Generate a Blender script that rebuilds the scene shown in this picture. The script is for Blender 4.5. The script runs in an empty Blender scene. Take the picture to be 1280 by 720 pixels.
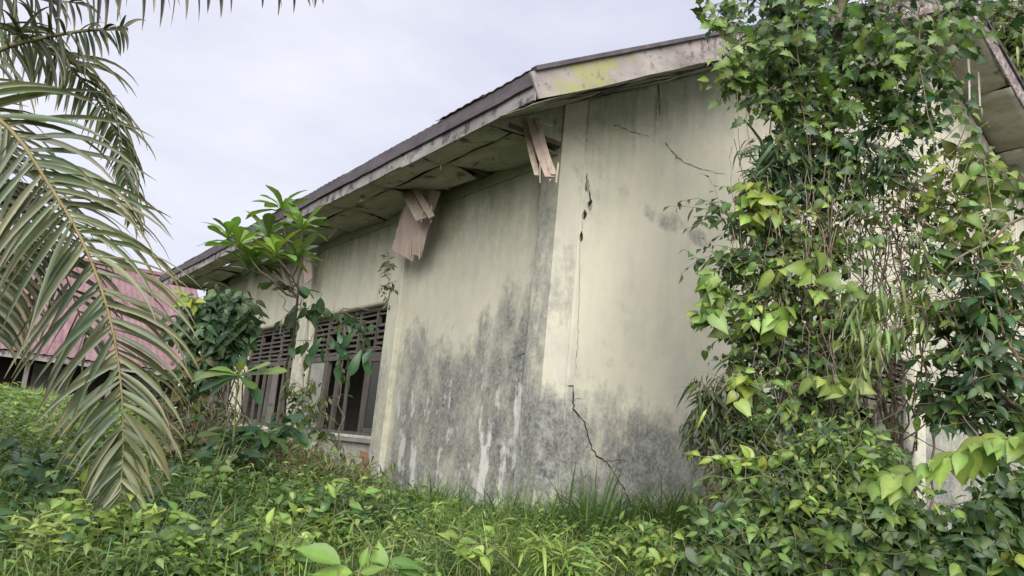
import bpy, math, random
import numpy as np
from mathutils import Vector, Matrix
SC = bpy.context.scene
rng = np.random.default_rng(11)
random.seed(11)

# ------------------------------------------------------------------ camera, sky, sun, exposure
F = 990.0
CAM = np.array([0.0, 0.0, 0.8])
RT = np.array([0.81030693, -0.57836311, 0.0943334])
UP = np.array([-0.19166127, -0.10944215, 0.97534013])
FW = np.array([0.5537767, 0.80840493, 0.19953154])
cd = bpy.data.cameras.new("camera"); cam = bpy.data.objects.new("camera", cd)
SC.collection.objects.link(cam); SC.camera = cam
cd.sensor_width = 36; cd.lens = F / 1280 * 36; cd.clip_end = 2000; cd.clip_start = 0.05
cam.matrix_world = Matrix(((RT[0], UP[0], -FW[0], CAM[0]), (RT[1], UP[1], -FW[1], CAM[1]),
                           (RT[2], UP[2], -FW[2], CAM[2]), (0, 0, 0, 1)))
SUN_EL, SUN_AZ = 33, 214     # azimuth clockwise from +Y: behind the viewer, a little to the right
w = bpy.data.worlds.new("World"); SC.world = w; w.use_nodes = True
nt = w.node_tree; nt.nodes.clear()
def wn(t): return nt.nodes.new(t)
out = wn('ShaderNodeOutputWorld'); bg = wn('ShaderNodeBackground')
sky = wn('ShaderNodeTexSky'); sky.sky_type = 'NISHITA'; sky.sun_disc = False
sky.sun_elevation = math.radians(SUN_EL); sky.sun_rotation = math.radians(SUN_AZ)
sk = wn('ShaderNodeVectorMath'); sk.operation = 'SCALE'; sk.inputs['Scale'].default_value = 0.10
nt.links.new(sky.outputs[0], sk.inputs[0])
tc = wn('ShaderNodeTexCoord'); mp = wn('ShaderNodeMapping'); mp.inputs['Scale'].default_value = (1, 1, 2.2)
nz = wn('ShaderNodeTexNoise'); nz.inputs['Scale'].default_value = 2.2; nz.inputs['Detail'].default_value = 6; nz.inputs['Roughness'].default_value = .55
rp = wn('ShaderNodeValToRGB')
rp.color_ramp.elements[0].position = .32; rp.color_ramp.elements[0].color = (.66, .675, .82, 1)
rp.color_ramp.elements[1].position = .68; rp.color_ramp.elements[1].color = (.92, .925, 1.0, 1)
nt.links.new(tc.outputs['Generated'], mp.inputs[0]); nt.links.new(mp.outputs[0], nz.inputs[0]); nt.links.new(nz.outputs[0], rp.inputs[0])
mx = wn('ShaderNodeMix'); mx.data_type = 'RGBA'; mx.inputs[0].default_value = .9
nt.links.new(sk.outputs[0], mx.inputs[6]); nt.links.new(rp.outputs[0], mx.inputs[7])
nt.links.new(mx.outputs[2], bg.inputs[0]); bg.inputs[1].default_value = .62
nt.links.new(bg.outputs[0], out.inputs[0])
sd = bpy.data.lights.new("sun", 'SUN'); sd.energy = 3.0; sd.angle = math.radians(60); sd.color = (1, .965, .9)
so = bpy.data.objects.new("sun", sd); SC.collection.objects.link(so)
so.rotation_euler = (math.radians(90 - SUN_EL), 0, math.radians(180 - SUN_AZ + 0) + math.pi * 0)
_d = Vector((math.sin(math.radians(SUN_AZ)) * math.cos(math.radians(SUN_EL)), math.cos(math.radians(SUN_AZ)) * math.cos(math.radians(SUN_EL)), math.sin(math.radians(SUN_EL))))
so.rotation_euler = _d.to_track_quat('Z', 'Y').to_euler()
vs = SC.view_settings; vs.view_transform = 'Standard'; vs.look = 'None'; vs.exposure = 0.85; vs.gamma = 1
SC.render.engine = 'CYCLES'; SC.cycles.max_bounces = 6; SC.cycles.transparent_max_bounces = 6

def ray(px, py): return FW + RT * (px - 640) / F - UP * (py - 360) / F
def at(px, py, ax, val):            # where the line of sight meets a plane of the place
    d = ray(px, py); return CAM + d * ((val - CAM[ax]) / d[ax])
def pd(px, py, dist):               # point at a horizontal distance
    d = ray(px, py); return CAM + d * (dist / math.hypot(d[0], d[1]))

# ------------------------------------------------------------------ small tools
def link(o, parent=None):
    SC.collection.objects.link(o)
    if parent is not None:
        o.parent = parent
    return o
def tag(o, label=None, cat=None, group=None, kind=None):
    if label: o['label'] = label
    if cat: o['category'] = cat
    if group: o['group'] = group
    if kind: o['kind'] = kind
    return o
def empty(name, loc, label, cat, group=None):
    o = bpy.data.objects.new(name, None); o.location = [float(v) for v in loc]; o.empty_display_size = .2
    link(o); return tag(o, label, cat, group)
def mesh_np(name, V, Q, mats, col=None, smooth=False, mi=None):
    me = bpy.data.meshes.new(name)
    V = np.asarray(V, dtype=np.float32); Q = np.asarray(Q, dtype=np.int32)
    n, k = Q.shape
    me.vertices.add(len(V)); me.vertices.foreach_set('co', V.ravel())
    me.loops.add(n * k); me.loops.foreach_set('vertex_index', Q.ravel())
    me.polygons.add(n); me.polygons.foreach_set('loop_start', np.arange(0, n * k, k, dtype=np.int32))
    me.polygons.foreach_set('use_smooth', np.full(n, bool(smooth)))
    for m in (mats if isinstance(mats, (list, tuple)) else [mats]): me.materials.append(m)
    me.update(calc_edges=True)
    if col is not None:
        a = me.attributes.new('lc', 'FLOAT_COLOR', 'POINT')
        c = np.ones((len(V), 4), dtype=np.float32); c[:, :3] = col
        a.data.foreach_set('color', c.ravel())
    return me
def obj(name, me, parent=None, loc=(0, 0, 0)):
    o = bpy.data.objects.new(name, me); o.location = [float(v) for v in loc]; return link(o, parent)

def unit_(v): v = np.array(v, float); return v / (np.linalg.norm(v) + 1e-9)
class MB:                            # collects quads, builds ONE mesh
    def __init__(s): s.V = []; s.Q = []
    def box(s, a, b, jit=0, rot=None, bev=0):
        x0, y0, z0 = a; x1, y1, z1 = b
        c = np.array([[x0,y0,z0],[x1,y0,z0],[x1,y1,z0],[x0,y1,z0],[x0,y0,z1],[x1,y0,z1],[x1,y1,z1],[x0,y1,z1]], float)
        if jit: c += rng.normal(0, jit, c.shape)
        s.hexa(c)
    def hexa(s, c):
        b = len(s.V); s.V += [tuple(v) for v in c]
        s.Q += [(b,b+3,b+2,b+1),(b+4,b+5,b+6,b+7),(b,b+1,b+5,b+4),(b+1,b+2,b+6,b+5),(b+2,b+3,b+7,b+6),(b+3,b,b+4,b+7)]
    def plank(s, p0, p1, width, thick, side, segs=4, bend=0, rag=0):   # board from p0 to p1, 'side' = width direction
        p0 = np.array(p0, float); p1 = np.array(p1, float); d = p1 - p0; L = np.linalg.norm(d); d /= L
        side = np.array(side, float); side -= d * side.dot(d); side /= np.linalg.norm(side); n = np.cross(d, side)
        b = len(s.V)
        for i in range(segs + 1):
            t = i / segs; c = p0 + d * L * t + n * bend * math.sin(t * math.pi) 
            ww = width / 2 * (1 + (rng.normal(0, .045)))
            r = rng.normal(0, rag) if i in (0, segs) else 0
            r2 = rng.normal(0, rag) if i in (0, segs) else 0
            for sx, sz, rr in ((-1, -1, r), (1, -1, r2), (1, 1, r2), (-1, 1, r)):
                s.V.append(tuple(c + side * ww * sx + n * thick / 2 * sz + d * rr))
        for i in range(segs):
            for k in range(4):
                a = b + i * 4 + k; e = b + i * 4 + (k + 1) % 4
                s.Q.append((a, e, e + 4, a + 4))
        s.Q.append((b, b + 3, b + 2, b + 1)); e = b + segs * 4; s.Q.append((e, e + 1, e + 2, e + 3))
    def tube(s, pts, r0, r1, n=5):
        pts = [np.array(p, float) for p in pts]; b = len(s.V); m = len(pts)
        for i, p in enumerate(pts):
            d = pts[min(i + 1, m - 1)] - pts[max(i - 1, 0)]; d /= (np.linalg.norm(d) + 1e-9)
            a = np.cross(d, (0.31, .2, .93)); a /= (np.linalg.norm(a) + 1e-9); c = np.cross(d, a)
            r = r0 + (r1 - r0) * i / max(1, m - 1)
            for k in range(n):
                an = 2 * math.pi * k / n; s.V.append(tuple(p + (a * math.cos(an) + c * math.sin(an)) * r))
        for i in range(m - 1):
            for k in range(n):
                a = b + i * n + k; e = b + i * n + (k + 1) % n; s.Q.append((a, e, e + n, a + n))
    def build(s, name, mat, parent=None, bevel=0, smooth=False, sub=None):
        if not s.Q: return None
        V = np.array(s.V)
        if parent is not None and parent.parent is None: off = np.array(parent.location)
        elif parent is not None: off = np.array(parent.location) + np.array(parent.parent.location)
        else: off = V.mean(0)
        me = mesh_np(name, V - off, s.Q, mat, smooth=smooth)
        o = obj(name, me, parent, (0, 0, 0) if parent is not None else off)
        if bevel:
            md = o.modifiers.new('bevel', 'BEVEL'); md.width = bevel; md.segments = 1; md.limit_method = 'ANGLE'
        return o

# value noise
_P = rng.random((256, 256))
def vnoise(u, v):
    u = np.asarray(u, float); v = np.asarray(v, float)
    iu = np.floor(u).astype(int); iv = np.floor(v).astype(int); fu = u - iu; fv = v - iv
    fu = fu * fu * (3 - 2 * fu); fv = fv * fv * (3 - 2 * fv)
    g = lambda a, b: _P[a % 256, b % 256]
    return (g(iu, iv) * (1 - fu) + g(iu + 1, iv) * fu) * (1 - fv) + (g(iu, iv + 1) * (1 - fu) + g(iu + 1, iv + 1) * fu) * fv
def fbm(u, v, o=4):
    s = 0; a = .5; t = 0
    for i in range(o): s = s + a * vnoise(u * 2 ** i + 17 * i, v * 2 ** i + 31 * i); t += a; a *= .55
    return s / t
def sstep(a, b, x): t = np.clip((np.asarray(x, float) - a) / (b - a), 0, 1); return t * t * (3 - 2 * t)

# ------------------------------------------------------------------ materials
def nodemat(name):
    m = bpy.data.materials.new(name); m.use_nodes = True; t = m.node_tree; t.nodes.clear()
    o = t.nodes.new('ShaderNodeOutputMaterial'); b = t.nodes.new('ShaderNodeBsdfPrincipled'); t.links.new(b.outputs[0], o.inputs[0])
    return m, t, b, o
def N(t, typ, **k):
    n = t.nodes.new(typ)
    for a, v in k.items():
        if a.startswith('i_'): n.inputs[a[2:].replace('_', ' ')].default_value = v
        else: setattr(n, a, v)
    return n
def mix(t, fac, a, b, mode='MIX'):
    n = t.nodes.new('ShaderNodeMix'); n.data_type = 'RGBA'; n.blend_type = mode
    for i, v in ((0, fac), (6, a), (7, b)):
        if hasattr(v, 'is_linked') or hasattr(v, 'links'): t.links.new(v, n.inputs[i])
        elif i == 0: n.inputs[0].default_value = v
        else: n.inputs[i].default_value = (*v, 1) if len(v) == 3 else v
    return n.outputs[2]
def math_(t, op, a, b=None, c=None, clamp=False):
    n = t.nodes.new('ShaderNodeMath'); n.operation = op; n.use_clamp = clamp
    for i, v in enumerate((a, b, c)):
        if v is None: continue
        if hasattr(v, 'links'): t.links.new(v, n.inputs[i])
        else: n.inputs[i].default_value = v
    return n.outputs[0]
def noise(t, vec, scale, detail=5, rough=.55, stretch=None):
    if stretch:
        m = t.nodes.new('ShaderNodeMapping'); m.inputs['Scale'].default_value = stretch; t.links.new(vec, m.inputs[0]); vec = m.outputs[0]
    n = t.nodes.new('ShaderNodeTexNoise'); n.inputs['Scale'].default_value = scale; n.inputs['Detail'].default_value = detail; n.inputs['Roughness'].default_value = rough
    t.links.new(vec, n.inputs[0]); return n.outputs[0]
def ramp(t, fac, p0, p1, c0=(0, 0, 0), c1=(1, 1, 1)):
    r = t.nodes.new('ShaderNodeValToRGB'); r.color_ramp.elements[0].position = p0; r.color_ramp.elements[1].position = p1
    r.color_ramp.elements[0].color = (*c0, 1); r.color_ramp.elements[1].color = (*c1, 1); t.links.new(fac, r.inputs[0]); return r.outputs[0]
def bump(t, b, h, strength=.3, dist=.01):
    n = t.nodes.new('ShaderNodeBump'); n.inputs['Strength'].default_value = strength; n.inputs['Distance'].default_value = dist
    t.links.new(h, n.inputs['Height']); t.links.new(n.outputs[0], b.inputs['Normal'])

def plaster_mat():
    m, t, b, o = nodemat('mouldy cream plaster')
    co = t.nodes.new('ShaderNodeNewGeometry').outputs['Position']
    a = t.nodes.new('ShaderNodeAttribute'); a.attribute_name = 'lc'
    sp = t.nodes.new('ShaderNodeSeparateColor'); t.links.new(a.outputs['Color'], sp.inputs[0])
    n1 = noise(t, co, 1.3, 6, .6); n2 = noise(t, co, 9, 7, .65); n3 = noise(t, co, 60, 4, .6)
    st = noise(t, co, 7, 6, .6, (1, 1, .12)); sf = noise(t, co, 22, 5, .6, (1, 1, .2))
    base = mix(t, ramp(t, n1, .35, .7), (.61, .58, .46), (.53, .515, .415))
    base = mix(t, math_(t, 'MULTIPLY', ramp(t, math_(t, 'MULTIPLY', st, n2), .24, .42), .22), base, (.40, .39, .33))
    base = mix(t, math_(t, 'MULTIPLY', ramp(t, noise(t, co, .8, 5, .7), .45, .7), .35), base, (.47, .455, .40))
    # green algae
    g = math_(t, 'MULTIPLY', sp.outputs[1], ramp(t, math_(t, 'ADD', math_(t, 'MULTIPLY', st, .6), math_(t, 'MULTIPLY', n2, .4)), .35, .62))
    base = mix(t, g, base, (.33, .335, .235))
    # grey mould with fine broken edge; also carries shade painted on the right gable
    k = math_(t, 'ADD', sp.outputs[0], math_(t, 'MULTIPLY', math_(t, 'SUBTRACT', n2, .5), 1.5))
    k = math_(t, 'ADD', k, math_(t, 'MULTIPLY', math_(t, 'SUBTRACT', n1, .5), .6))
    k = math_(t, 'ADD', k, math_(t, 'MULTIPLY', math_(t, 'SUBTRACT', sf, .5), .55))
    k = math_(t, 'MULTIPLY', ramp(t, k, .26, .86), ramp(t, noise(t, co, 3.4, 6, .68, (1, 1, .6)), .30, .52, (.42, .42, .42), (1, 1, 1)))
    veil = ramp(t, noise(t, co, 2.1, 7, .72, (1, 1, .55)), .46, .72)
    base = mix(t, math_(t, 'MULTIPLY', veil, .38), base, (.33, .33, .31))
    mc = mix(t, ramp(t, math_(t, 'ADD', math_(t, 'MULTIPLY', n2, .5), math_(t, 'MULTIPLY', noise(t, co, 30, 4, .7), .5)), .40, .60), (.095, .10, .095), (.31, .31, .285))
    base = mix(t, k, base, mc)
    # pale bare runs
    q = math_(t, 'ADD', sp.outputs[2], math_(t, 'MULTIPLY', math_(t, 'SUBTRACT', sf, .5), 1.1))
    q = math_(t, 'ADD', q, math_(t, 'MULTIPLY', math_(t, 'SUBTRACT', n2, .5), 1.3))
    base = mix(t, ramp(t, q, .42, .78), base, (.57, .565, .53))
    # specks
    base = mix(t, math_(t, 'MULTIPLY', ramp(t, n3, .66, .74), .5), base, (.17, .17, .14))
    t.links.new(base, b.inputs['Base Color']); b.inputs['Roughness'].default_value = .92; b.inputs['Specular IOR Level'].default_value = .2
    bump(t, b, math_(t, 'ADD', math_(t, 'MULTIPLY', n2, .7), math_(t, 'MULTIPLY', n3, .3)), .35, .012)
    return m
def simple_mat(name, c1, c2, scale=6, rough=.85, stretch=None, speck=None, bs=.3, fine=None, attr=None):
    m, t, b, o = nodemat(name)
    co = t.nodes.new('ShaderNodeNewGeometry').outputs['Position']
    n1 = noise(t, co, scale, 6, .6, stretch); n2 = noise(t, co, scale * 5, 5, .6, stretch)
    base = mix(t, ramp(t, n1, .34, .68), c1, c2)
    base = mix(t, math_(t, 'MULTIPLY', ramp(t, n2, .5, .75), .45), base, fine or tuple(v * .5 for v in c1))
    if speck is not None:
        n3 = noise(t, co, speck[1], 5, .6); base = mix(t, ramp(t, n3, speck[2], speck[2] + .1), base, speck[0])
    t.links.new(base, b.inputs['Base Color']); b.inputs['Roughness'].default_value = rough; b.inputs['Specular IOR Level'].default_value = .25
    bump(t, b, n2, bs, .006)
    return m
def leaf_mat(name, individual, trans=.28, rough=.38):
    m, t, b, o = nodemat(name)
    if individual:
        oi = t.nodes.new('ShaderNodeObjectInfo'); c = oi.outputs['Color']
        sh = t.nodes.new('ShaderNodeAttribute'); sh.attribute_name = 'lc'; c = mix(t, 1.0, c, sh.outputs['Color'], 'MULTIPLY')
    else:
        a = t.nodes.new('ShaderNodeAttribute'); a.attribute_name = 'lc'; c = a.outputs['Color']
    co = t.nodes.new('ShaderNodeNewGeometry')
    n1 = noise(t, co.outputs['Position'], 45, 3, .6)
    c = mix(t, math_(t, 'MULTIPLY', ramp(t, n1, .4, .75), .25), c, (.10, .10, .035))
    n9 = noise(t, co.outputs['Position'], 19, 5, .75)
    c = mix(t, math_(t, 'MULTIPLY', ramp(t, n9, .63, .70), .7), c, (.17, .12, .05))
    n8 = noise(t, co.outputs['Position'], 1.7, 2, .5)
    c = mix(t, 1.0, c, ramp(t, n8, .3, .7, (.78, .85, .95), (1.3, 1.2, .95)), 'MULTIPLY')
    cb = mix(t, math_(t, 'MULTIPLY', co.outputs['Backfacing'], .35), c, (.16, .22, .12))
    t.links.new(cb, b.inputs['Base Color']); b.inputs['Roughness'].default_value = rough; b.inputs['Specular IOR Level'].default_value = .5
    tr = t.nodes.new('ShaderNodeBsdfTranslucent'); t.links.new(mix(t, 1.0, c, (1.35, 1.5, .6), 'MULTIPLY'), tr.inputs[0])
    ms = t.nodes.new('ShaderNodeMixShader'); ms.inputs[0].default_value = trans
    t.links.new(b.outputs[0], ms.inputs[1]); t.links.new(tr.outputs[0], ms.inputs[2]); t.links.new(ms.outputs[0], o.inputs[0])
    return m
M = {}
M['plaster'] = plaster_mat()
M['fascia'] = simple_mat('weathered fascia board', (.36, .34, .33), (.20, .185, .185), 4, .85, (1, .35, 1), ((.10, .085, .09), 6.1, .50))
def barge_mat():
    m = simple_mat('lichen stained barge board', (.42, .385, .365), (.27, .235, .23), 3.2, .88, (.6, 1, 1.2)); t = m.node_tree; b = t.nodes['Principled BSDF']
    src = b.inputs['Base Color'].links[0].from_socket; g_ = t.nodes.new('ShaderNodeNewGeometry').outputs['Position']
    sx_ = t.nodes.new('ShaderNodeSeparateXYZ'); t.links.new(g_, sx_.inputs[0])
    n1 = noise(t, g_, 7, 7, .7); n2 = noise(t, g_, 13, 6, .75)
    m1 = math_(t, 'MULTIPLY', ramp(t, sx_.outputs[0], 3.42 / 10, 3.7 / 10) if False else math_(t, 'SUBTRACT', 1.0, math_(t, 'MULTIPLY', math_(t, 'ABSOLUTE', math_(t, 'SUBTRACT', sx_.outputs[0], 3.85)), 1.5), clamp=True), 1.0)
    c = mix(t, math_(t, 'MULTIPLY', ramp(t, math_(t, 'ADD', n1, math_(t, 'MULTIPLY', m1, .22)), .60, .72), .8), src, (.33, .33, .13))
    m2 = math_(t, 'MULTIPLY', math_(t, 'SUBTRACT', sx_.outputs[0], 4.2), .5, clamp=True)
    c = mix(t, math_(t, 'MULTIPLY', ramp(t, math_(t, 'ADD', n2, math_(t, 'MULTIPLY', m2, .16)), .58, .68), .8), c, (.14, .095, .10))
    t.links.new(c, b.inputs['Base Color']); return m
M['barge'] = barge_mat()
M['edge'] = simple_mat('blackened roof edge', (.075, .062, .072), (.13, .115, .125), 8, .8, (1, .3, 1))
M['sheet'] = simple_mat('rusted roof sheet', (.15, .12, .12), (.24, .17, .14), 3, .6)
M['soffit'] = simple_mat('peeling soffit plywood', (.42, .40, .33), (.28, .28, .215), 2.6, .9, (2.5, .7, 1), ((.075, .075, .06), 4.0, .60), fine=(.13, .13, .10))
M['ply'] = simple_mat('bare plywood', (.43, .335, .285), (.30, .235, .20), 5, .85, (2, 2, .4))
M['plywood_pale'] = simple_mat('pale split plank', (.44, .37, .29), (.30, .25, .20), 12, .85, (2, 2, .3))
M['rafter'] = simple_mat('dark rafter', (.09, .075, .06), (.14, .115, .09), 8, .9)
M['window'] = simple_mat('weathered grey window timber', (.145, .13, .115), (.085, .075, .065), 10, .9, (1, 1, .3))
M['plank'] = simple_mat('grey plank', (.21, .19, .17), (.13, .12, .11), 8, .9, (3, 3, .3))
M['palepanel'] = simple_mat('dirty pale panel', (.34, .34, .31), (.22, .23, .21), 6, .9)
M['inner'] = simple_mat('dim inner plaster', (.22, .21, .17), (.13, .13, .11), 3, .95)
M['crack'] = simple_mat('crack grime', (.018, .016, .014), (.03, .027, .022), 30, 1)
M['chip'] = simple_mat('bare render under chipped paint', (.30, .27, .22), (.21, .19, .16), 20, 1)
M['brick'] = simple_mat('exposed red brick', (.40, .17, .11), (.48, .30, .22), 14, .95, None, ((.45, .43, .38), 9, .58))
M['bark'] = simple_mat('bark', (.13, .105, .075), (.20, .17, .13), 18, .95)
M['dry'] = simple_mat('dry vine stems', (.16, .12, .085), (.27, .22, .165), 20, .95)
M['stem'] = simple_mat('green stems', (.13, .17, .06), (.20, .20, .09), 12, .8)
M['rachis'] = simple_mat('palm rachis', (.27, .22, .10), (.19, .15, .07), 8, .6)
M['stem_dark'] = simple_mat('dull frond stalk', (.14, .12, .06), (.10, .10, .05), 8, .7)
M['soil'] = simple_mat('ground soil', (.06, .055, .03), (.035, .05, .02), 3, 1)
M['maroon'] = simple_mat('faded maroon roof sheet', (.19, .10, .115), (.27, .17, .18), 1.2, .55, None, None)
M['dark'] = simple_mat('dim timber wall', (.07, .055, .05), (.04, .035, .03), 4, .9)
M['string'] = simple_mat('pale hanging strand', (.55, .52, .46), (.42, .38, .33), 10, .9)
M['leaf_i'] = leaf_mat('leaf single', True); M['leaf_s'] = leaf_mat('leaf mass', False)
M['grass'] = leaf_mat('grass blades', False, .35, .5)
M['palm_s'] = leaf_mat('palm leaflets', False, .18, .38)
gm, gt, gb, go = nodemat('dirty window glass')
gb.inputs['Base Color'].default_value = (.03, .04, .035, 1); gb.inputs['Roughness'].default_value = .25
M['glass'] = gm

# ------------------------------------------------------------------ ground
def gz(x, y):
    x = np.asarray(x, float); y = np.asarray(y, float)
    z = -.50 + .58 * sstep(-.5, 5.4, y + .06 * x)
    z = z + .46 * sstep(6.5, 13, y) * sstep(4.3, 1.8, x) + .25 * sstep(13, 30, y)
    z = z + .12 * (fbm(x * 1.1 + 40, y * 1.1 + 40, 3) - .5) * 2 * sstep(5.7, 4.6, y)
    z = z + .16 * sstep(3.6, 2.0, x) * sstep(4.5, 6.5, y)
    return z
def grid_axis(lim, fine, n): 
    a = np.linspace(-1, 1, n); return np.sign(a) * (np.abs(a) * fine + (lim - fine) * np.abs(a) ** 6)
gx = grid_axis(600, 16, 181) + 3; gy = grid_axis(600, 16, 181) + 6
GX, GY = np.meshgrid(gx, gy); GZ = gz(GX, GY)
idx = np.arange(181 * 181).reshape(181, 181)
Q = np.stack([idx[:-1, :-1].ravel(), idx[:-1, 1:].ravel(), idx[1:, 1:].ravel(), idx[1:, :-1].ravel()], 1)
g = obj('ground', mesh_np('ground', np.stack([GX.ravel(), GY.ravel(), GZ.ravel()], 1), Q, M['soil'], smooth=True)); tag(g, kind='structure')

# ------------------------------------------------------------------ the abandoned building
CX, CY, SL = 4.2, 5.5, 0.55
COLS_Y = [5.5, 8.5, 11.5, 14.5, 17.5]; WID = 12.4
RX = CX + WID / 2; EX = 3.32; OG = .70
SILL, TRAN, LINT = .80, 1.81, 2.43
ROOFZ = lambda x: 3.77 + SL * (RX - np.abs(np.asarray(x, float) - RX) - EX)
SOFZ = lambda x: ROOFZ(x) - .27
B = empty('abandoned_building', (CX, CY, .1), 'derelict cream plastered building with mouldy walls, cracked corner and sagging eaves', 'building')

def blob(u, z, bl, nz_=.35, sc=7):
    r = np.zeros_like(u)
    n = (fbm(u * sc, z * sc, 3) - .5) * 2 * nz_
    for (cu, cz, ru, rz, s) in bl:
        d = np.sqrt(((u - cu) / ru) ** 2 + ((z - cz) / rz) ** 2)
        r = np.maximum(r, s * sstep(1.25, .35, d + n * 1.4))
    return r
def pg(px, py):  p = at(px, py, 1, CY); return p[0], p[2]
def ps(px, py):  p = at(px, py, 0, CX); return p[1], p[2]
def stains_shade_gable(u, z):
    R = 1.1 * sstep(1.75, .55, z + .5 * (fbm(u * 1.7 + 3, z * .9, 4) - .5) * 2)
    R += .45 * sstep(2.5, .9, z) * fbm(u * 2.2, z * .9, 4) + .22 * sstep(1.5, .7, z)
    bl = []
    for (x, y, ru, rz, s) in ((838, 280, .36, .13, .62), (812, 268, .16, .10, .55), (870, 296, .25, .12, .62), (780, 240, .09, .12, .5), (740, 480, .0001, .0001, 0), (775, 568, .34, .12, .85), (745, 575, .22, .14, .6),
                            (870, 600, .35, .35, .9), (815, 640, .12, .12, .7), (780, 400, .1, .3, .25), (800, 60 + 40, .3, .2, .3), (745, 150, .12, .3, .25), (1030, 330, .5, .5, .3)):
        cu, cz = pg(x, y); bl.append((cu, cz, ru, rz, s))
    R = np.maximum(R, blob(u, z, bl))
    for (x, y0, y1, wd, s) in ((824, 92, 190, .035, .85), (731, 160, 212, .025, .7), (716, 150, 200, .015, .9), (738, 152, 170, .06, .5), (760, 110, 260, .05, .3), (795, 120, 250, .06, .35)):
        cu, z1 = pg(x, y0); _, z0 = pg(x, y1)
        R = np.maximum(R, s * sstep(wd, wd * .2, np.abs(u - cu - .02 * (vnoise(z * 6, z * 0 + x) - .5))) * sstep(z0 - .1, z0 + .3, z) * sstep(z1 + .15, z1, z))
    for (x, y, s_) in ((732, 540, .5), (745, 572, .55), (738, 250, .3), (850, 200, .3)):
        cu, cz = pg(x, y); R = np.maximum(R, blob(u, z, [(cu, cz, .09, .16, s_)]))
    R = np.maximum(R, (.35 + .35 * sstep(3.4, 1.2, z)) * sstep(7.0, 8.6, u))  # depth shade behind the right foliage, painted through the mould channel
    G = .6 * sstep(.9, .05, SOFZ(u) - z) + .10 + .5 * sstep(1.6, .6, SOFZ(u) - z) * fbm(u * 2, z * .5, 2)
    Bp = .30 * sstep(.9, .2, z) * fbm(u * 5, z * 1.2, 3) + .0 * u
    return R, G, Bp
def stains_side(u, z):
    e = (fbm(u * 1.6 + 9, z * 1.0 + 2, 4) - .5) * 2; st = (fbm(u * 5 + 5, z * .8, 4) - .5) * 2
    lim = 1.92 - .10 * (u - 6) + .35 * sstep(7.2, 6.0, u)
    R = .92 * sstep(.55, -.35, z - lim + .55 * e + .35 * st) + .40 * st * sstep(1.9, .9, z)
    R = np.maximum(R, .75 * sstep(.35, .1, z) * sstep(8.2, 7.9, u))
    cu, cz = ps(590, 462); R = np.maximum(R, blob(u, z, [(cu, cz, .22, .13, .75), (*ps(522, 400), .09, .10, .5), (*ps(520, 560), .3, .45, .85), (*ps(620, 560), .25, .5, .8)]))
    R = R * (1 - .5 * sstep(8.05, 8.35, u))
    run = fbm(u * 6 + 3, z * 1.6 + 7, 4)
    Bp = np.maximum(.85 * sstep(.50, .66, run), .50 * sstep(.50, .70, fbm(u * 3.1 + 40, z * 2.6 + 9, 4))) * sstep(1.9, 1.0, z) * sstep(-.1, .2, z)
    for k in range(16):
        cu = 5.95 + rng.random() * 2.3; top = .35 + rng.random() * .45; wd = .05 + .06 * rng.random()
        Bp = np.maximum(Bp, .68 * sstep(wd, .0, np.abs(u - cu) + .06 * np.maximum(0, z - .1)) * sstep(top, top - .2, z) * sstep(-.2, .15, z))
    G = .16 + .7 * sstep(1.1, .1, 3.6 - z) + .3 * fbm(u * 1.5, z * .4, 2) * sstep(1.8, .6, 3.6 - z)
    blk = sstep(.35, .0, np.abs(u - ps(470, 330)[0]) / 1.0) * sstep(2.4, 3.4, z)
    G = np.maximum(G, blk * .9)
    return R, G, Bp
def wall(name, plane, u0, u1, ztop, holes, stainf, parent, d=.045, z0=-.25, thick=.16, zt=None):
    us = [u0]
    brk = sorted({u0, u1, *[h[0] for h in holes], *[h[1] for h in holes]})
    us = np.unique(np.concatenate([np.linspace(a, b, max(2, int((b - a) / d) + 1)) for a, b in zip(brk[:-1], brk[1:])]))
    zmax = max(ztop(u) for u in us)
    bz = sorted({z0, *[h[2] for h in holes], *[h[3] for h in holes], zmax})
    zs = np.unique(np.concatenate([np.linspace(a, b, max(2, int((b - a) / d) + 1)) for a, b in zip(bz[:-1], bz[1:])]))
    U, Z = np.meshgrid(us, zs)
    top = np.array([ztop(u) for u in us])[None, :]
    Zc = np.minimum(Z, top)
    nu, nzv = len(us), len(zs); idx = np.arange(nu * nzv).reshape(nzv, nu)
    cu = (us[:-1] + us[1:]) / 2; cz = (zs[:-1] + zs[1:]) / 2
    CU, CZ = np.meshgrid(cu, cz)
    tc_ = np.array([min(ztop(a), ztop(b)) for a, b in zip(us[:-1], us[1:])])[None, :]
    keep = (zs[:-1][:, None] < tc_ - 1e-4)
    for h in holes: keep &= ~((CU > h[0]) & (CU < h[1]) & (CZ > h[2]) & (CZ < h[3]))
    Q = np.stack([idx[:-1, :-1][keep], idx[:-1, 1:][keep], idx[1:, 1:][keep], idx[1:, :-1][keep]], 1)
    R, G, Bp = stainf(U, Zc)
    rel = .004 * (fbm(U * 2, Zc * 2, 3) - .5)
    if plane == 'x': V = np.stack([(CX + rel).ravel(), U.ravel(), Zc.ravel()], 1); Q = Q[:, ::-1]
    else: V = np.stack([U.ravel(), (CY + rel).ravel(), Zc.ravel()], 1)
    used = np.unique(Q); mp_ = -np.ones(len(V), int); mp_[used] = np.arange(len(used))
    col = np.stack([R.ravel(), G.ravel(), Bp.ravel()], 1)[used]; V = V[used]; Q = mp_[Q]
    me = mesh_np(name, V - np.array(B.location), Q, M['plaster'], np.clip(col, 0, 1), True)
    o = obj(name, me, parent); s = o.modifiers.new('thickness', 'SOLIDIFY'); s.thickness = thick; s.offset = -1
    return o
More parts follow.
